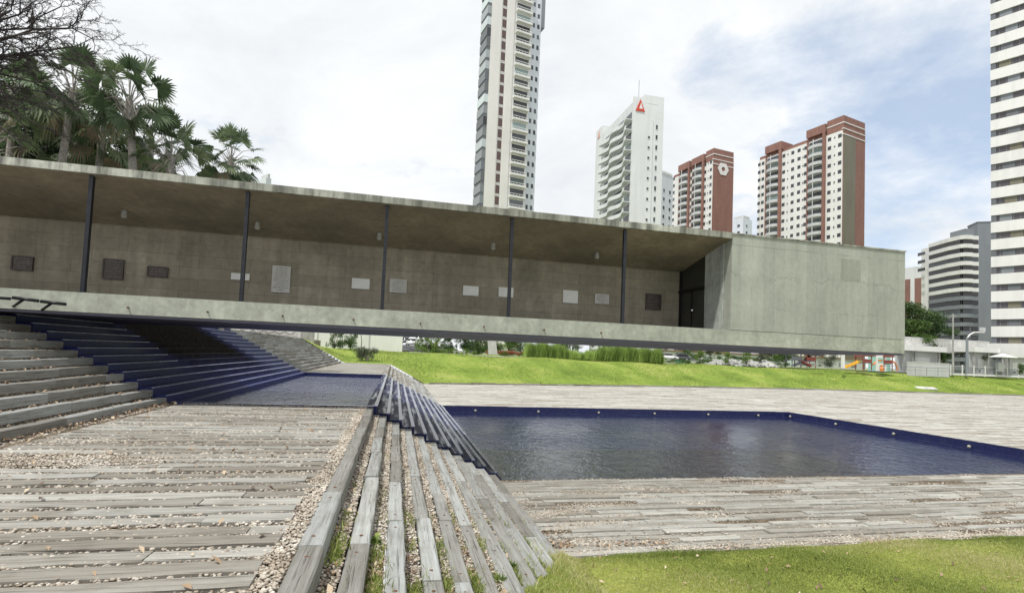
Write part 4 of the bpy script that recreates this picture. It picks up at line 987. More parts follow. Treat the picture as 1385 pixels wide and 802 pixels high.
# cars
simple('car_red', (.30,.03,.03), .25); simple('car_white', (.62,.62,.62), .25); simple('car_dark', (.05,.055,.06), .25); simple('car_silver', (.4,.41,.42), .25); simple('tyre', (.02,.02,.02), .9)
def car(px, py, Yd, mat, rz, label, z=None):
    A = atY(px, py, Yd); r = empty('parked_car', (A.x, Yd, z if z is not None else A.z), rz, label, 'car', 'cars parked beyond the park')
    W2 = .87
    def loft(secs, name, m_, par=None):
        vs = []; fs = []
        for x, zb, zt, w in secs: vs += [(x,-w,zb),(x,-w*1.0,(zb+zt)/2),(x,-w*.9,zt),(x,w*.9,zt),(x,w,(zb+zt)/2),(x,w,zb)]
        n = len(secs)
        for i in range(n-1):
            for k in range(6): fs.append((i*6+k, i*6+(k+1)%6, (i+1)*6+(k+1)%6, (i+1)*6+k))
        fs += [tuple(range(6))[::-1], tuple(range((n-1)*6, n*6))]
        return MB().add(vs, fs).build(name, M[m_], par or r, True)
    b_ = loft([(-2.1,.3,.75,.75),(-1.9,.22,.9,W2),(-1.0,.2,.95,W2),(.8,.2,.92,W2),(1.7,.22,.78,W2),(2.1,.3,.6,.72)], 'body', mat)
    loft([(-1.8,.88,.95,.78),(-1.2,.88,1.38,.7),(-.1,.88,1.44,.7),(.55,.88,1.32,.7),(1.1,.86,.93,.76)], 'cabin', 'shade_glass')
    loft([(-1.25,1.36,1.41,.66),(-.1,1.42,1.47,.67),(.5,1.30,1.36,.66)], 'roof', mat)
    for sx in (-1.3, 1.3):
        for sy in (-.8, .8):
            w_ = MB().prism([(sx+.32*math.cos(k*math.pi/7), .32+.32*math.sin(k*math.pi/7)) for k in range(14)], 'y', sy-.1, sy+.1).build('wheel', M['tyre'], r)
            MB().prism([(sx+.18*math.cos(k*math.pi/5), .32+.18*math.sin(k*math.pi/5)) for k in range(10)], 'y', sy+(.1 if sy > 0 else -.12), sy+(.12 if sy > 0 else -.1)).build('rim', M['car_silver'], w_)
    for sy in (-.6, .6): MB().box(2.0,2.12,sy-.15,sy+.15,.55,.7).build('headlight', M['white_paint'], r)
    return r
car(1331, 499, 92, 'car_red', rad(10), 'dark red car behind the white street fence', 1.2)
car(557, 467.5, 98, 'car_white', rad(-100), 'white car facing the park, seen under the middle of the beam')
car(567, 462.5, 116, 'car_silver', rad(-95), 'silver car parked farther back, right of the white car')
car(549, 465, 108, 'car_dark', rad(-95), 'dark car parked behind and left of the white car under the beam')
car(903, 487, 96, 'car_white', rad(-20), 'white car half hidden by the right end of the reed hedge')
car(919, 488, 97, 'car_dark', rad(160), 'dark car right of the reed hedge behind young trees')
car(1088, 494, 118, 'car_silver', rad(170), 'silver car behind the brown playground frames')
# car park surface
simple('asphalt', (.07,.07,.072), .9, 0, .15, 2)
mb = MB(); mb.hexa([(-4,92,1.0),(12,92,1.0),(16,130,1.2),(-6,130,1.2)], [(-1,92,1.62),(10,92,1.55),(14,130,3.0),(-6,130,3.0)]); tag(mb.build('road', M['asphalt']), 'grey car park surface beyond the bank', kind='structure')
mb = MB(); mb.box(40, 400, 86.5, 94, .9, 1.34); tag(mb.build('road', M['asphalt']), 'street behind the playground and fence', kind='structure')
# white walls at the left under the beam
def gate_extra(r, w, h):
    for q in (-.62, .35): MB().box(w*q-.05, w*q+.05, -.12, -.001, 0, h).build('pilaster', M['shade_white'], r)
wallbox('boundary_wall', 'bright white boundary wall behind shrubs, seen under the beam left of the cars', 400, 544, 444, 471, 80, 'white_paint', extra=gate_extra)
def zig(r, w, h):
    pts = [(-w+i*.45, -.05, h+(.35 if i % 2 else .05)) for i in range(int(2*w/.45))]
    MB().tube(pts, .03, 5).build('wire', M['black_steel'], r)
A = atY(424, 461, 61)
r = empty('concrete_wall', (A.x-16, 61.2, 2.2), 0, 'pale concrete wall with zigzag wire on top of the far timber steps', 'wall')
MB().box(-16, 16, 0, .3, -.6, 2.4).build('panel', M['old_white'], r)
zpts = [(-14+i*.55, -.12, .55+(.35 if i % 2 else .05)) for i in range(52)]
MB().tube(zpts, .035, 5).build('wire', M['dark_bark'], r); MB().box(14.6,16.05,-.05,-.002,-.6,2.4).build('end_panel', M['grey_concrete'], r)
# concrete pillar, benches
r, h = pole('pillar', 'pale flared concrete pillar under the beam beside the round shrub', 665, 452, 476, 82, .2, 'pillar')
MB().add([(-.5,-.4,0),(.9,-.4,0),(.9,.4,0),(-.5,.4,0),(-.75,-.4,h),(.4,-.4,h),(.4,.4,h),(-.75,.4,h)], [(0,3,2,1),(4,5,6,7),(0,1,5,4),(1,2,6,5),(2,3,7,6),(3,0,4,7)]).build('shaft', M['old_white'], r)
MB().box(-1.0,.6,-.5,.5,h,h+.3).build('cap', M['old_white'], r)
for px, py, lab in [(621,478.5,'pale concrete bench on the bank crest left of the round shrub'), (1105,495,'grey concrete block seat beside the brown slides')]:
    A = atY(px, py, 82); r = empty('bench', (A.x, 82, A.z-.1), 0, lab, 'bench'); MB().box(-1.0,1.0,-.3,.3,.45,.6).build('seat', M['grey_concrete'], r)
    for sx in (-.75,.75): MB().box(sx-.15,sx+.15,-.25,.25,0,.448).build('leg', M['grey_concrete'], r)
A = atY(1140, 498, 80); r = empty('post', (A.x, 80, A.z-.3), 0, 'single white square post between the two playground frames', 'post'); MB().box(-.22,.22,-.22,.22,0,5.2).build('shaft', M['white_paint'], r); MB().box(-.3,.3,-.3,.3,0,.3).build('foot', M['grey_concrete'], r)
# slab on the grass
A = atY(1252, 527, 76.3); r = empty('concrete_slab', (A.x, A.y, bank(A.x, A.y)+.06), rad(-24), 'pale concrete slab lying on the grass slope right of the pavilion', 'slab')
MB().box(-1.6,1.6,-.8,.8,-.1,.1).build('slab', M['old_white'], r); MB().box(-.3,.3,-.2,.2,.1,.14).build('lid', M['grey_concrete'], r); r.rotation_euler.x = rad(12)
# satellite dome above the roof
A = atY(406, 250, 24); r = empty('satellite_dish', (A.x, 19.2, ZR), 0, 'small grey satellite dish peeking over the pavilion roof', 'dish')
A = atY(406, 250, 19.2); r.location = (A.x, 19.2, ZR+.03)
MB().lathe((0,0,.0), [(.02,.0),(.025,.3)], 8).build('mast', M['grey_paint'], r)
mb = MB().lathe((0,0,0), [(.01,0),(.12,.02),(.19,.06),(.22,.12),(.20,.13),(.1,.07),(.01,.05)], 16); mb.build('dish', M['shade_white'], r, True, M=Matrix.Translation((0,-.05,.38))@Matrix.Rotation(rad(70),4,'X'))
# ------------------------------------------------------------------ playground
simple('play_red', (.22,.045,.03), .5); simple('play_orange', (.75,.22,.03), .45); simple('play_yellow', (.75,.40,.03), .45); simple('play_green', (.03,.18,.13), .5); simple('play_grey', (.12,.13,.15), .5); simple('play_mint', (.35,.62,.52), .5)
def slide(r, p0, p1, w, mat, name='slide'):
    n = 8; vs = []; fs = []
    for i in range(n+1):
        t_ = i/n; x = p0[0]+(p1[0]-p0[0])*t_; y = p0[1]+(p1[1]-p0[1])*t_; z = p0[2]+(p1[2]-p0[2])*(t_**.8)
        vs += [(x,y-w,z+.25),(x,y-w*.85,z),(x,y+w*.85,z),(x,y+w,z+.25),(x,y+w,z-.1),(x,y-w,z-.1)]
    for i in range(n):
        for k in range(6): fs.append((i*6+k,i*6+(k+1)%6,(i+1)*6+(k+1)%6,(i+1)*6+k))
    fs += [tuple(range(6))[::-1], tuple(range(n*6,n*6+6))]
    MB().add(vs, fs).build(name, M[mat], r)
def play(px, py, Yd, label, cm, roofm, slides, s=1.0):
    A = atY(px, py, Yd); r = empty('playground_frame', (A.x, Yd, A.z-.2), 0, label, 'playground frame', 'playground frames'); 
    for sx in (-1,1):
        for sy in (-.8,.8): MB().tube([(sx*s,sy,0),(sx*s,sy,3.4*s)], .09, 6).build('post', M[cm], r)
    MB().box(-1.1*s,1.1*s,-.9,.9,1.3*s,1.42*s).build('platform', M['play_grey'], r)
    MB().prism([(-1.3*s,2.7*s),(1.3*s,2.7*s),(.9*s,3.5*s),(-.9*s,3.5*s)],'y',-1,1).build('roof', M[roofm], r)
    MB().box(-1*s,1*s,-.86,-.8,1.45*s,2.1*s).build('panel', M[cm], r)
    for a_, b_, m_ in slides: slide(r, a_, b_, .35, m_)
    return r
play(1073, 495, 88, 'brown playground frame with a red brown slide, left of the grey block', 'play_grey', 'play_red', [((1.1,0,1.6),(4.0,0,.3),'play_red')])
play(1093, 496, 90, 'dark framed play tower with black slide going left beside the shrubs', 'play_red', 'play_grey', [((-1.1,0,1.6),(-3.4,0,.3),'play_grey'),((1,.5,2.6),(-2,.5,.6),'play_red')])
play(1168, 499, 83, 'red play tower with a yellow slide reaching left to the white post', 'play_red', 'play_red', [((-1.1,0,1.7),(-4.4,0,.3),'play_yellow')])
rr_ = play(1196, 500, 83, 'red and orange play tower with arched climber near the pavilion corner', 'play_red', 'play_red', [])
MB().tube([(-3.3,-.5,1.1),(-2.2,-.5,1.9),(-1.1,-.5,2.0)], .16, 6).build('arch', M['play_orange'], rr_)
MB().tube([(1.0+1.6*math.sin(q*math.pi/16)*1, -.5, .1+1.9*math.cos(q*math.pi/16)) for q in range(9)], .14, 6).build('arch', M['play_orange'], rr_)
A = atY(1181, 500, 84); r = empty('play_panel', (A.x, 82.2, A.z-.2), 0, 'white climbing panel with round holes and an orange figure between the red towers', 'play panel', 'playground frames')
mb = MB()
for q in range(5): mb.box(-1.3+.02*q, -.9, 0, .15, q*.7, q*.7+.69)
mb.box(-.9,1.2,0,.15,0,1.5).box(.7,1.2,0,.15,1.5,3.4).box(-.9,.7,0,.15,2.6,3.4).build('panel', M['white_paint'], r)
MB().lathe((-.1,-.1,0), [(.3,.0),(.34,.5),(.14,.8),(.22,1.0),(.2,1.2),(.03,1.3)], 10).build('figure', M['play_orange'], r)
A = atY(1205, 500, 88); r = empty('shed', (A.x, 90, 1.2), 0, 'mint green kiosk wall behind the red play towers', 'kiosk'); MB().box(-2,2.2,0,1.5,0,3.6).build('wall', M['play_mint'], r); MB().box(-2.2,2.4,-.1,1.6,3.6,3.75).build('roof', M['white_paint'], r)
A = atY(918, 478, 100); r = empty('bin', (A.x, 99, 1.3), 0, 'green waste container behind the reed hedge end', 'bin'); MB().box(-.9,.9,-.6,.6,.1,2.0).build('body', M['play_green'], r); MB().box(-1,1,-.65,.65,2.0,2.15).build('lid', M['dark_grey_paint'], r)
# rubble mounds
for px, w, lab in [(985,3.2,'low mound of pale rubble left of the young trees on the crest'),(1012,2.6,'pale rubble mound behind the young trees near the path'),(1034,1.8,'smallest pale rubble mound, rightmost near the playground')]:
    A = atY(px, 493, 88); mb = MB()
    for k in range(120):
        a_ = random.uniform(0,6.28); q = random.random()**.6; x = math.cos(a_)*q*w*1.6; y = math.sin(a_)*q*1.5; z = (1-q)*1.3+random.uniform(0,.15); s_ = random.uniform(.12,.35)
        mb.hexa([(x-s_,y-s_,z-s_),(x+s_,y-s_*.8,z-s_),(x+s_*.8,y+s_,z-s_),(x-s_,y+s_*.9,z-s_)], [(x-s_*.6,y-s_*.6,z+s_*.7),(x+s_*.7,y-s_*.5,z+s_*.5),(x+s_*.5,y+s_*.6,z+s_*.8),(x-s_*.6,y+s_*.5,z+s_*.6)])
    o = mb.build('rubble_mound', M['old_white']); o.location = (A.x, 88, 1.2); tag(o, lab, 'rubble mound', 'rubble mounds near the path')
# ------------------------------------------------------------------ vegetation
def clumps(cents, n, size, flat=.8):
    """leaf quads spread through a list of (x,y,z,r) blobs"""
    C = np.array(cents); w = C[:,3]**2; idx = RNG.choice(len(C), n, p=w/w.sum()); d = RNG.normal(0,1,(n,3)); d /= np.linalg.norm(d,axis=1)[:,None]
    rr = C[idx,3]*(RNG.uniform(0,1,n)**.45)*RNG.uniform(.8,1.12,n); P = C[idx,:3]+d*rr[:,None]*np.array([1,1,flat])
    u = RNG.normal(0,1,(n,3)); u /= np.linalg.norm(u,axis=1)[:,None]; v = np.cross(u, RNG.normal(0,1,(n,3))); v /= np.linalg.norm(v,axis=1)[:,None]
    s_ = size*RNG.uniform(.6,1.3,n)[:,None]
    V = np.stack([P-u*s_, P-v*s_*.45, P+u*s_, P+v*s_*.45], 1).reshape(-1,3)
    Fc = np.arange(n*4).reshape(-1,4)
    cr = RNG.uniform(-.18,.18,len(C)); r = np.clip(.45+cr[idx]+RNG.normal(0,.2,n), 0, 1)
    return V, Fc, np.repeat(r, 4)
def tree(name, loc, h, cr, label, mat='leaf_mid', n=5000, size=.12, trunk_h=.4, group=None, cat='tree', blobs=14, tr=.12, flat=.7):
    root = empty(name, loc, 0, label, cat, group); mb = MB(); cents = []; th = h*trunk_h
    top = Vector((random.uniform(-.1,.1)*h, 0, th)); mb.tube([(0,0,-.3), top*.5+Vector((.04*h,0,0)), top], [tr*1.3, tr, tr*.8], 7)
    for k in range(blobs):
        a_ = random.uniform(0,6.28); q = random.random()**.5; r_ = cr*random.uniform(.16,.5)
        zc = th+(h-th)*random.uniform(.05,.95); q *= 1.0 if zc < th+(h-th)*.6 else .6
        c = Vector((math.cos(a_)*q*cr*.8, math.sin(a_)*q*cr*.8, zc-r_*.3)); cents.append((*c, r_))
        m_ = (top+c)/2+Vector((0,0,-.05*h)); mb.tube([top, m_, c], [tr*.55, tr*.35, tr*.12], 5, cap=False)
    mb.build('trunk', M['bark'], root)
    V, Fc, r = clumps(cents, n, size, flat); npmesh('crown', V, Fc, M[mat], r, root); return root
def bush(name, px, py, Yd, w, h, label, mat='leaf_mid', n=1500, size=.08, cat='shrub', group=None, z=None):
    A = atY(px, py, Yd); root = empty(name, (A.x, Yd, (A.z if z is None else z)-.1), 0, label, cat, group); cents = []
    mb = MB()
    for k in range(15):
        a_ = random.uniform(0,6.28); q = random.random()**.5*.6; c = (math.cos(a_)*q*w*1.3, math.sin(a_)*q*w*1.3, h*random.uniform(.12,.8), w*random.uniform(.16,.42)); cents.append(c)
        mb.tube([(0,0,0),(c[0]*.6,c[1]*.6,c[2])], [.04,.015], 5)
    mb.build('stem', M['bark'], root); V, Fc, r = clumps(cents, n, size, min(1.2, h/w)); npmesh('foliage', V, Fc, M[mat], r, root); return root
bush('shrub', 497, 487, 62, 1.5, 1.6, 'dark grey green shrub on the slope above the far platform', 'leaf_grey', 2600)
bush('shrub', 452, 470, 72, 1.3, 2.6, 'leafy green shrub against the white wall, left of the pair', 'leaf_mid', 2200)
bush('shrub', 474, 470, 72, 1.3, 2.2, 'rounder green shrub against the white wall, right of the pair', 'leaf_mid', 2200)
tree('small_tree', atY(488,470,74)-Vector((0,0,.1)), 3.4, .8, 'slender young tree rising against the white wall under the beam', 'leaf_light', 900, .09, .6, tr=.05)
bush('shrub', 652, 478, 84, 1.35, 2.2, 'neatly rounded shrub left of the flared concrete pillar', 'leaf_mid', 3000, .09)
for px, w, h, lab, m_ in [(577,2.2,3.0,'light green loose shrub just right of the parked cars','leaf_light'),(590,2.4,3.2,'light green shrub second from the parked cars','leaf_light'),(607,1.6,3.6,'taller pale shrub left of the concrete bench','leaf_mid')]:
    bush('shrub', px, 475, 88, w, h, lab, m_, 1800, .12, group='shrubs along the far crest')
k_ = 0
for px, h, cr, m_ in [(628,7,3.2,'leaf_dark'),(641,8,3.5,'leaf_mid'),(660,8,3.5,'leaf_dark'),(684,7,2.6,'leaf_light'),(700,8,3.2,'leaf_mid'),(722,7,3.0,'leaf_light'),(756,7,3.0,'leaf_mid'),(775,8,3.4,'leaf_mid'),(812,6.5,2.6,'leaf_grey'),(842,7,3.0,'leaf_mid')]:
    A = atY(px, 478, 100+random.uniform(0,8)); k_ += 1
    nm = ['leftmost','second','third','fourth','fifth','sixth','seventh','eighth','ninth','rightmost'][k_-1]
    tree('street_tree', (A.x, A.y, 1.4), h, cr, nm+' of the leafy trees crossing behind the beam above the reed hedge', m_, 3600, .15, .12, 'trees behind the reed hedge', tr=.10, blobs=20)
# flower beds
for px, lab in [(676,'reddish flower bed right of the concrete pillar'),(697,'small reddish flower bed just left of the reed hedge')]:
    A = atY(px, 479, 86); V, Fc, r = clumps([(A.x+q, 86, 1.75+random.uniform(0,.3), .5) for q in (-2,-1.2,-.4,.4,1.2,2)], 2200, .08, .6); o = npmesh('flower_bed', V, Fc, M['flower_red'], r); tag(o, lab, 'flower bed', 'flower beds')
# reed hedge
cents = []
A = atY(709, 484, 82); B = atY(896, 490, 82); n = 26000
u = RNG.uniform(0,1,n); prf = np.interp(u, [0,.02,.12,.26,.33,.42,.52,.6,.75,.85,.97,1], [.4,.9,1.0,.85,.55,.5,.75,1.0,1.0,.92,.95,.5])
hz = prf*2.2*(1+.10*np.sin(u*60)+.08*np.sin(u*143+1)); X_ = A.x+(B.x-A.x)*u; Yp = 82+RNG.uniform(-.8,1.1,n); Zb = np.full(n, 1.15)
tag(blades('reed_hedge', np.c_[X_, Yp, Zb+RNG.uniform(0,.5,n)*hz], hz*RNG.uniform(.5,1.0,n), RNG.uniform(.03,.07,n), M['reed'], .35, np.clip(RNG.normal(.5,.25,n)+.35*(prf<.7)+.25*np.sin(u*37)*np.sin(u*91),0,1)), 'long hedge of tall feathery green reeds on the crest under the beam', 'hedge')
for px, lab in [(946,'small bright young tree right of the reed hedge'),(1009,'young yellow green tree by the rubble mounds'),(1029,'darker young tree right of the rubble mounds'),(985,'thin young tree just left of the rubble mounds')]:
    A = atY(px, 489, 86); tree('young_tree', (A.x, 86, 1.25), 2.9, 1.15, lab, 'leaf_light' if px < 1020 else 'leaf_grey', 1500, .09, .25, 'young trees on the crest', tr=.04, blobs=18)
bush('shrub', 1383, 505, 80, 1.1, 2.2, 'small green bush at the right photo edge', 'leaf_mid', 1800)
bush('shrub', 1122, 495, 92, 2.4, 3.2, 'grey green shrub mass beside the black slide', 'leaf_grey', 2000, .12)
bush('shrub', 1270, 478, 90, 2.0, 3.4, 'green shrub behind the gatehouse roof near the utility pole', 'leaf_mid', 2400, .12, z=3.2)
bush('shrub', 1326, 473, 90, 2.4, 2.0, 'low dark shrub over the entrance building roof', 'leaf_dark', 1800, .12, z=4.6)
for px, py, h, cr, lab, m_ in [(1228,500,17,5.8,'tall dark street tree touching the pavilion end','leaf_dark'),(1246,500,15,5.8,'broad dark street tree with light tips in the middle of the group','leaf_dark'),(1272,500,13.5,5.0,'lowest dark street tree, rightmost of the group near the utility pole','leaf_dark'),(1238,500,13,4.6,'lighter green street tree low in front of the dark ones','leaf_mid')]:
    A = atY(px, py, 98 if m_ == 'leaf_dark' else 95); tree('street_tree', (A.x, A.y, 1.3), h, cr, lab, m_, 7000, .24, .3, 'street trees right of the pavilion', tr=.25, flat=.55, blobs=20)
for x0_, x1_, Yd_, m_, lab in [(560,705,86.5,'leaf_light','low mixed ground cover along the crest between the cars and the hedge'),(900,1065,89,'leaf_mid','low ground cover along the crest right of the hedge'),(930,1060,108,'leaf_dark','shaded undergrowth behind the rubble and young trees')]:
    A = atY(x0_, 480, Yd_); B = atY(x1_, 480, Yd_); cc_ = [(A.x+(B.x-A.x)*random.random(), Yd_+random.uniform(-1,1), 1.45+random.uniform(0,.6)+(1.2 if Yd_ > 100 else 0), random.uniform(.3,.9)) for _ in range(46)]
    V, Fc, r = clumps(cc_, 5000, .11, .55); tag(npmesh('ground_cover', V, Fc, M[m_], r), lab, kind='stuff')
# background tree belt behind playground (individual trees)
for i, px in enumerate([930, 962, 1040, 1062]):
    A = atY(px, 490, 116); tree('street_tree', (A.x, 116, 1.5), 5.5, 3.0, ['tree behind the cars right of the hedge','tree behind the first rubble mound','tree left of the brown playground frame, far back','dark tree directly behind the brown playground frame'][i], 'leaf_dark' if i % 2 else 'leaf_mid', 1500, .2, .35, 'trees behind the playground', tr=.14)
A = atY(1000, 490, 130); r = empty('long_building', (A.x, 130, 1.2), 0, 'long pale low building far behind the rubble and playground', 'building'); MB().box(-22,44,0,6,0,3.3).build('wall', M['shade_white'], r)
for q in range(14): MB().box(-20+q*4.5,-18+q*4.5,-.05,-.004,.9,2.2).build('window', M['blue_glass'], r)
MB().box(-22.3,44.3,-.3,6.3,3.3,3.6).build('roof', M['brick'], r)
# --- palms
def fan(mb_v, mb_f, mb_r, base, d, upv, R_, droop, rr, nseg=20):
    s_ = d.cross(upv).normalized(); n_ = s_.cross(d).normalized()
    for k in range(nseg):
        a_ = rad(-100+200*k/(nseg-1)); l_ = R_*(1-.25*abs(a_)/2)*random.uniform(.88,1.05)
        dirv = (d*math.cos(a_)+s_*math.sin(a_)+n_*random.uniform(-.05,.12)).normalized()
        wv = dirv.cross(n_).normalized()*R_*.062; p1 = base+dirv*l_*.55+n_*.02; p2 = base+dirv*l_*.82-Vector((0,0,l_*.10*droop)); p3 = base+dirv*l_-Vector((0,0,l_*.32*droop))
        i = len(mb_v); mb_v += [base, p1-wv, p1+wv, p2-wv*.5, p2+wv*.5, p3]
        mb_f += [(i,i+1,i+2),(i+1,i+3,i+2),(i+3,i+4,i+2),(i+3,i+5,i+4)]; q = min(1, max(0, rr+random.uniform(-.12,.12))); mb_r += [q]*6
def palm(px, pyc, Yd, scale, label, lean=0, nfr=34, zb=2.3, trunk_r=.16):
    C_ = atY(px, pyc, Yd); h = C_.z-zb; root = empty('fan_palm', (C_.x-lean, Yd, zb), 0, label, 'palm', 'fan palms behind the pavilion')
    pts = [(lean*(t_/8)**1.5, 0, h*t_/8) for t_ in range(9)]
    mb = MB().tube(pts, [trunk_r*(1.35-.4*t_/8)+(.015 if t_ % 2 else 0) for t_ in range(9)], 10); mb.build('trunk', M['palm_bark'], root)
    cV, cF, cR = [], [], []; pm = MB(); c = Vector((lean, 0, h))
    for k in range(nfr):
        a_ = k*2.39996+random.uniform(-.2,.2); el = rad(86-150*(k/nfr)**.85+random.uniform(-12,12)); L = scale*random.uniform(.72,1.0)
        d = Vector((math.cos(a_)*math.cos(el), math.sin(a_)*math.cos(el), math.sin(el)))
        mid = c+d*L*.55+Vector((0,0,.05*scale)); end = c+d*L-Vector((0,0,.06*scale)); d2 = (end-mid).normalized()
        pm.tube([c-Vector((0,0,k*.02*scale)), mid, end], [.025,.018,.012], 5, cap=False)
        up_ = Vector((0,0,1)) if abs(d2.z) < .85 else Vector((-d2.x,-d2.y,.5))
        up_ = (up_+Vector((random.uniform(-1.1,1.1), random.uniform(-1.1,1.1), random.uniform(-.3,.3)))).normalized()
        dead = k/nfr > .93
        fan(cV, cF, cR, end, d2, up_, scale*random.uniform(.46,.60), .25+.6*(k/nfr)+(1.0 if dead else 0), .97 if dead else random.uniform(.1,.75))
    pm.build('petioles', M['palm_bark'], root)
    npmesh('crown', np.array([tuple(v) for v in cV]), np.array(cF), M['palm_leaf'], np.array(cR), root)
for a_ in [(175,135,29,1.75,'tallest clear fan palm with a pale trunk, nearest the bare sky',-.9,40),
           (99,120,31,1.9,'leaning fan palm half hidden behind bare branches',.5,34),
           (138,175,33,1.8,'dense fan palm crown low between two taller palms',0,34),
           (232,212,30,1.7,'low fan palm whose crown just clears the roof, second from the right',0,32),
           (313,213,32,1.45,'small separate fan palm at the right end of the group',0,30),
           (205,190,35,1.9,'dark fan palm behind the tallest palm',0,30),
           (20,130,34,2.0,'fan palm at the left photo edge behind the bare tree',0,32),
           (60,180,36,2.0,'low dark fan palm behind the bare branches near the roof',0,30),
           (-12,190,30,1.9,'fan palm cut by the left photo edge just above the roof',0,30)]: palm(*a_)
for px, py, lab in [(20,226,'dark green broadleaf tree low at the left photo edge'),(75,236,'dark broadleaf tree just above the roof under the leaning palm'),(120,240,'broadleaf tree showing between the palm trunks'),(185,246,'deep green tree behind the tallest palm trunk'),(245,256,'rightmost low green tree hidden by the fan palms')]:
    A = atY(px, py, 38); tree('broadleaf_tree', (A.x, 38, 2.3), A.z+({20:6.5,75:5.5,120:4.0}.get(px, 2.8 if px < 200 else 1.0))-2.3, 3.6, lab, 'leaf_dark' if px != 20 else 'leaf_mid', 14000, .13, .4, 'broadleaf trees behind the palms', tr=.2, blobs=22)
# --- bare tree
def bare_tree():
    Yd = 24; B = atY(-150, 215, Yd); root = empty('bare_tree', (B.x, Yd, 2.3), 0, 'leafless dark tree reaching in from the left photo edge', 'tree'); o_ = Vector((B.x, Yd, 2.3))
    fork = atY(-140, 110, Yd)-o_; mb = MB(); mb.tube([(0,0,-.2), fork*.5+Vector((.2,.1,0)), fork], [.35,.28,.24], 9)
    tips = [(-20,-60),(40,-50),(20,-10),(75,10),(110,25),(130,52),(60,45),(100,75),(50,80),(20,60),(70,115),(95,95),(30,120),(60,150),(75,135),(0,-20),(90,-10),(10,95),(45,165),(20,190),(85,60),(120,62)]
    br = MB()
    def grow(p, q, r, lvl):
        n = 6; pts = [p]; L = (q-p).length
        for i in range(1, n+1):
            b = p.lerp(q, i/n)+Vector((random.gauss(0,1),random.gauss(0,1),random.gauss(0,1)))*L*.035
            b.z += math.sin(i/n*math.pi)*L*(.10 if lvl == 0 else .04); pts.append(b)
        (mb if lvl == 0 else br).tube(pts, [r*(1-.75*i/n)+.004 for i in range(n+1)], 6 if lvl < 2 else 4, cap=False)
        if lvl >= 3: return
        for i in range(2 if lvl == 0 else 1, n+1):
            for s_ in range(2 if lvl == 0 else random.choice([1,2,2])):
                d = (pts[i]-pts[i-1]).normalized(); w_ = Vector((random.gauss(0,1),random.gauss(0,.8),random.gauss(0,1))).normalized()
                dd = (d+w_*.8).normalized(); l2 = L*random.uniform(.16,.34) if lvl else L*random.uniform(.14,.28)
                grow(pts[i], pts[i]+dd*l2, r*(1-.75*i/n)*.6, lvl+1)
    for x, y in tips: grow(fork.copy(), atY(x, y, Yd+random.uniform(-1.5,1.5))-o_, .062, 0)
    mb.build('trunk', M['dark_bark'], root); br.build('branches', M['dark_bark'], root)
bare_tree()
# ------------------------------------------------------------------ light, sky, camera
SUN_EL, SUN_AZ = rad(64), rad(-130)      # azimuth from +Y towards +X
w = bpy.data.worlds.new('World'); sc.world = w; w.use_nodes = True; nt = w.node_tree; n = nt.nodes; n.clear()
out = n.new('ShaderNodeOutputWorld'); bg = n.new('ShaderNodeBackground'); bg.inputs['Strength'].default_value = .15
sky = n.new('ShaderNodeTexSky'); sky.sky_type = 'NISHITA'; sky.sun_disc = False; sky.sun_elevation = SUN_EL; sky.sun_rotation = SUN_AZ; sky.air_density = 1.0; sky.dust_density = 1.5
tc = n.new('ShaderNodeTexCoord'); nt.links.new(tc.outputs['Generated'], sky.inputs['Vector']) if False else None
sep = n.new('ShaderNodeSeparateXYZ'); nt.links.new(tc.outputs['Generated'], sep.inputs[0])
def mth(op, a, b=None):
    m = n.new('ShaderNodeMath'); m.operation = op
    for i, x in enumerate((a, b)):
        if x is None: continue
        if isinstance(x, (int, float)): m.inputs[i].default_value = x
        else: nt.links.new(x, m.inputs[i])
    return m.outputs[0]
zz = mth('ADD', mth('MAXIMUM', sep.outputs[2], 0.0), .22)
cmb = n.new('ShaderNodeCombineXYZ'); nt.links.new(mth('DIVIDE', sep.outputs[0], zz), cmb.inputs[0]); nt.links.new(mth('DIVIDE', sep.outputs[1], zz), cmb.inputs[1])
def noise(scale, detail, rough, dist, w_=0):
    q = n.new('ShaderNodeTexNoise'); q.inputs['Scale'].default_value = scale; q.inputs['Detail'].default_value = detail; q.inputs['Roughness'].default_value = rough; q.inputs['Distortion'].default_value = dist
    mp = n.new('ShaderNodeMapping'); mp.inputs['Location'].default_value = (w_, w_*.7, 0); nt.links.new(cmb.outputs[0], mp.inputs[0]); nt.links.new(mp.outputs[0], q.inputs['Vector']); return q.outputs['Fac']
n1 = noise(.9, 9, .6, .5, 3.1); n2 = noise(3.2, 7, .6, .2, 7.7)
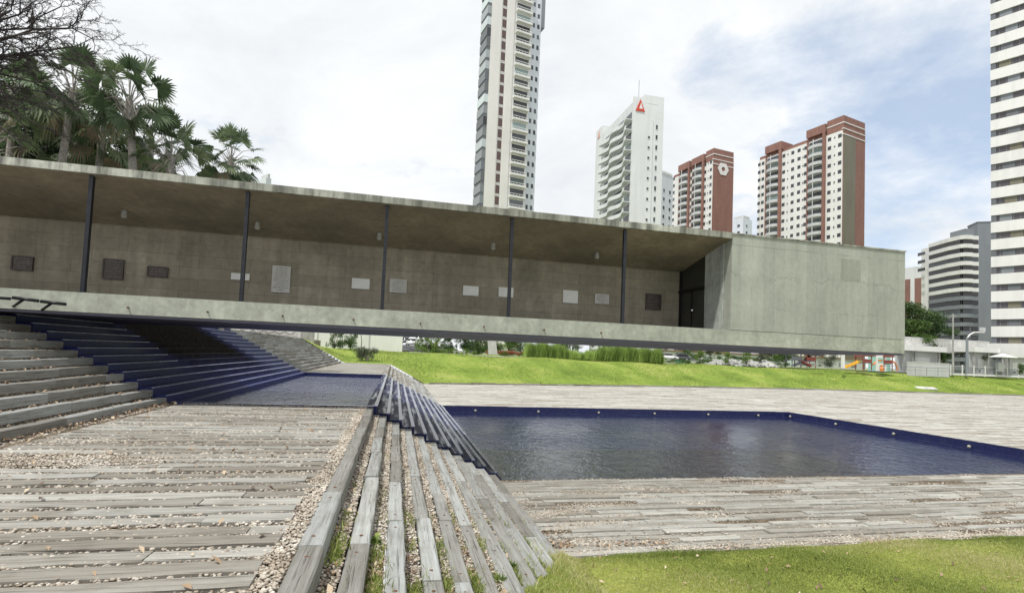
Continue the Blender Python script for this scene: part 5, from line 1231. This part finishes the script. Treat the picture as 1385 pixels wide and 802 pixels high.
# open blue patch toward a direction low on the right
dv = ray(1275, 165).normalized()
dot = n.new('ShaderNodeVectorMath'); dot.operation = 'DOT_PRODUCT'; dot.inputs[1].default_value = dv; nrm = n.new('ShaderNodeVectorMath'); nrm.operation = 'NORMALIZE'; nt.links.new(tc.outputs['Generated'], nrm.inputs[0]); nt.links.new(nrm.outputs[0], dot.inputs[0])
hole = mth('MULTIPLY', mth('MAXIMUM', mth('SUBTRACT', dot.outputs['Value'], .91), 0.0), 3.2)
cov = mth('SUBTRACT', mth('ADD', mth('ADD', mth('MULTIPLY', n1, .8), mth('MULTIPLY', n2, .6)), .06), hole)
rp_ = n.new('ShaderNodeValToRGB'); nt.links.new(cov, rp_.inputs[0]); rp_.color_ramp.elements[0].position = .38; rp_.color_ramp.elements[1].position = .60
rp_.color_ramp.elements[0].color = (.50,.50,.50,1)
sh = n.new('ShaderNodeValToRGB'); nt.links.new(noise(1.3, 8, .6, .4, 12.3), sh.inputs[0]); e = sh.color_ramp.elements
e[0].position = .35; e[0].color = (.74,.77,.80,1); e[1].position = .62; e[1].color = (.93,.945,.955,1)
scl = n.new('ShaderNodeVectorMath'); scl.operation = 'SCALE'; vl = n.new('ShaderNodeMix'); vl.data_type = 'RGBA'; vl.inputs[6].default_value = (.50,.66,.88,1); nt.links.new(rp_.outputs[0], vl.inputs[0]); nt.links.new(sh.outputs[0], vl.inputs[7]); nt.links.new(vl.outputs[2], scl.inputs[0]); scl.inputs['Scale'].default_value = 6.45
mx = n.new('ShaderNodeMix'); mx.data_type = 'RGBA'; nt.links.new(rp_.outputs[0], mx.inputs[0]); nt.links.new(sky.outputs[0], mx.inputs[6]); nt.links.new(scl.outputs[0], mx.inputs[7])
nt.links.new(mx.outputs[2], bg.inputs['Color']); nt.links.new(bg.outputs[0], out.inputs['Surface'])
sl = bpy.data.lights.new('sun', 'SUN'); sl.energy = 3.2; sl.angle = rad(2); sl.color = (1, .965, .91); so = bpy.data.objects.new('sun', sl); col.objects.link(so)
sd = Vector((math.sin(SUN_AZ)*math.cos(SUN_EL), math.cos(SUN_AZ)*math.cos(SUN_EL), math.sin(SUN_EL))); so.rotation_euler = (-sd).to_track_quat('-Z', 'Y').to_euler()
cam = bpy.data.cameras.new('camera'); co = bpy.data.objects.new('camera', cam); col.objects.link(co); sc.camera = co
mtx = Matrix(((RT.x, UP.x, -_f.x, 0), (RT.y, UP.y, -_f.y, 0), (RT.z, UP.z, -_f.z, EYE), (0,0,0,1))); co.matrix_world = mtx
cam.sensor_width = 36; cam.lens = F/1385*36; cam.shift_x = (692.5-PX)/1385; cam.shift_y = (PY-401)/1385; cam.clip_start = .1; cam.clip_end = 6000
sc.view_settings.view_transform = 'Standard'; sc.view_settings.look = 'None'; sc.view_settings.gamma = 1; sc.view_settings.exposure = .22
sc.cycles.use_adaptive_sampling = True; sc.cycles.use_denoising = True; sc.cycles.max_bounces = 6
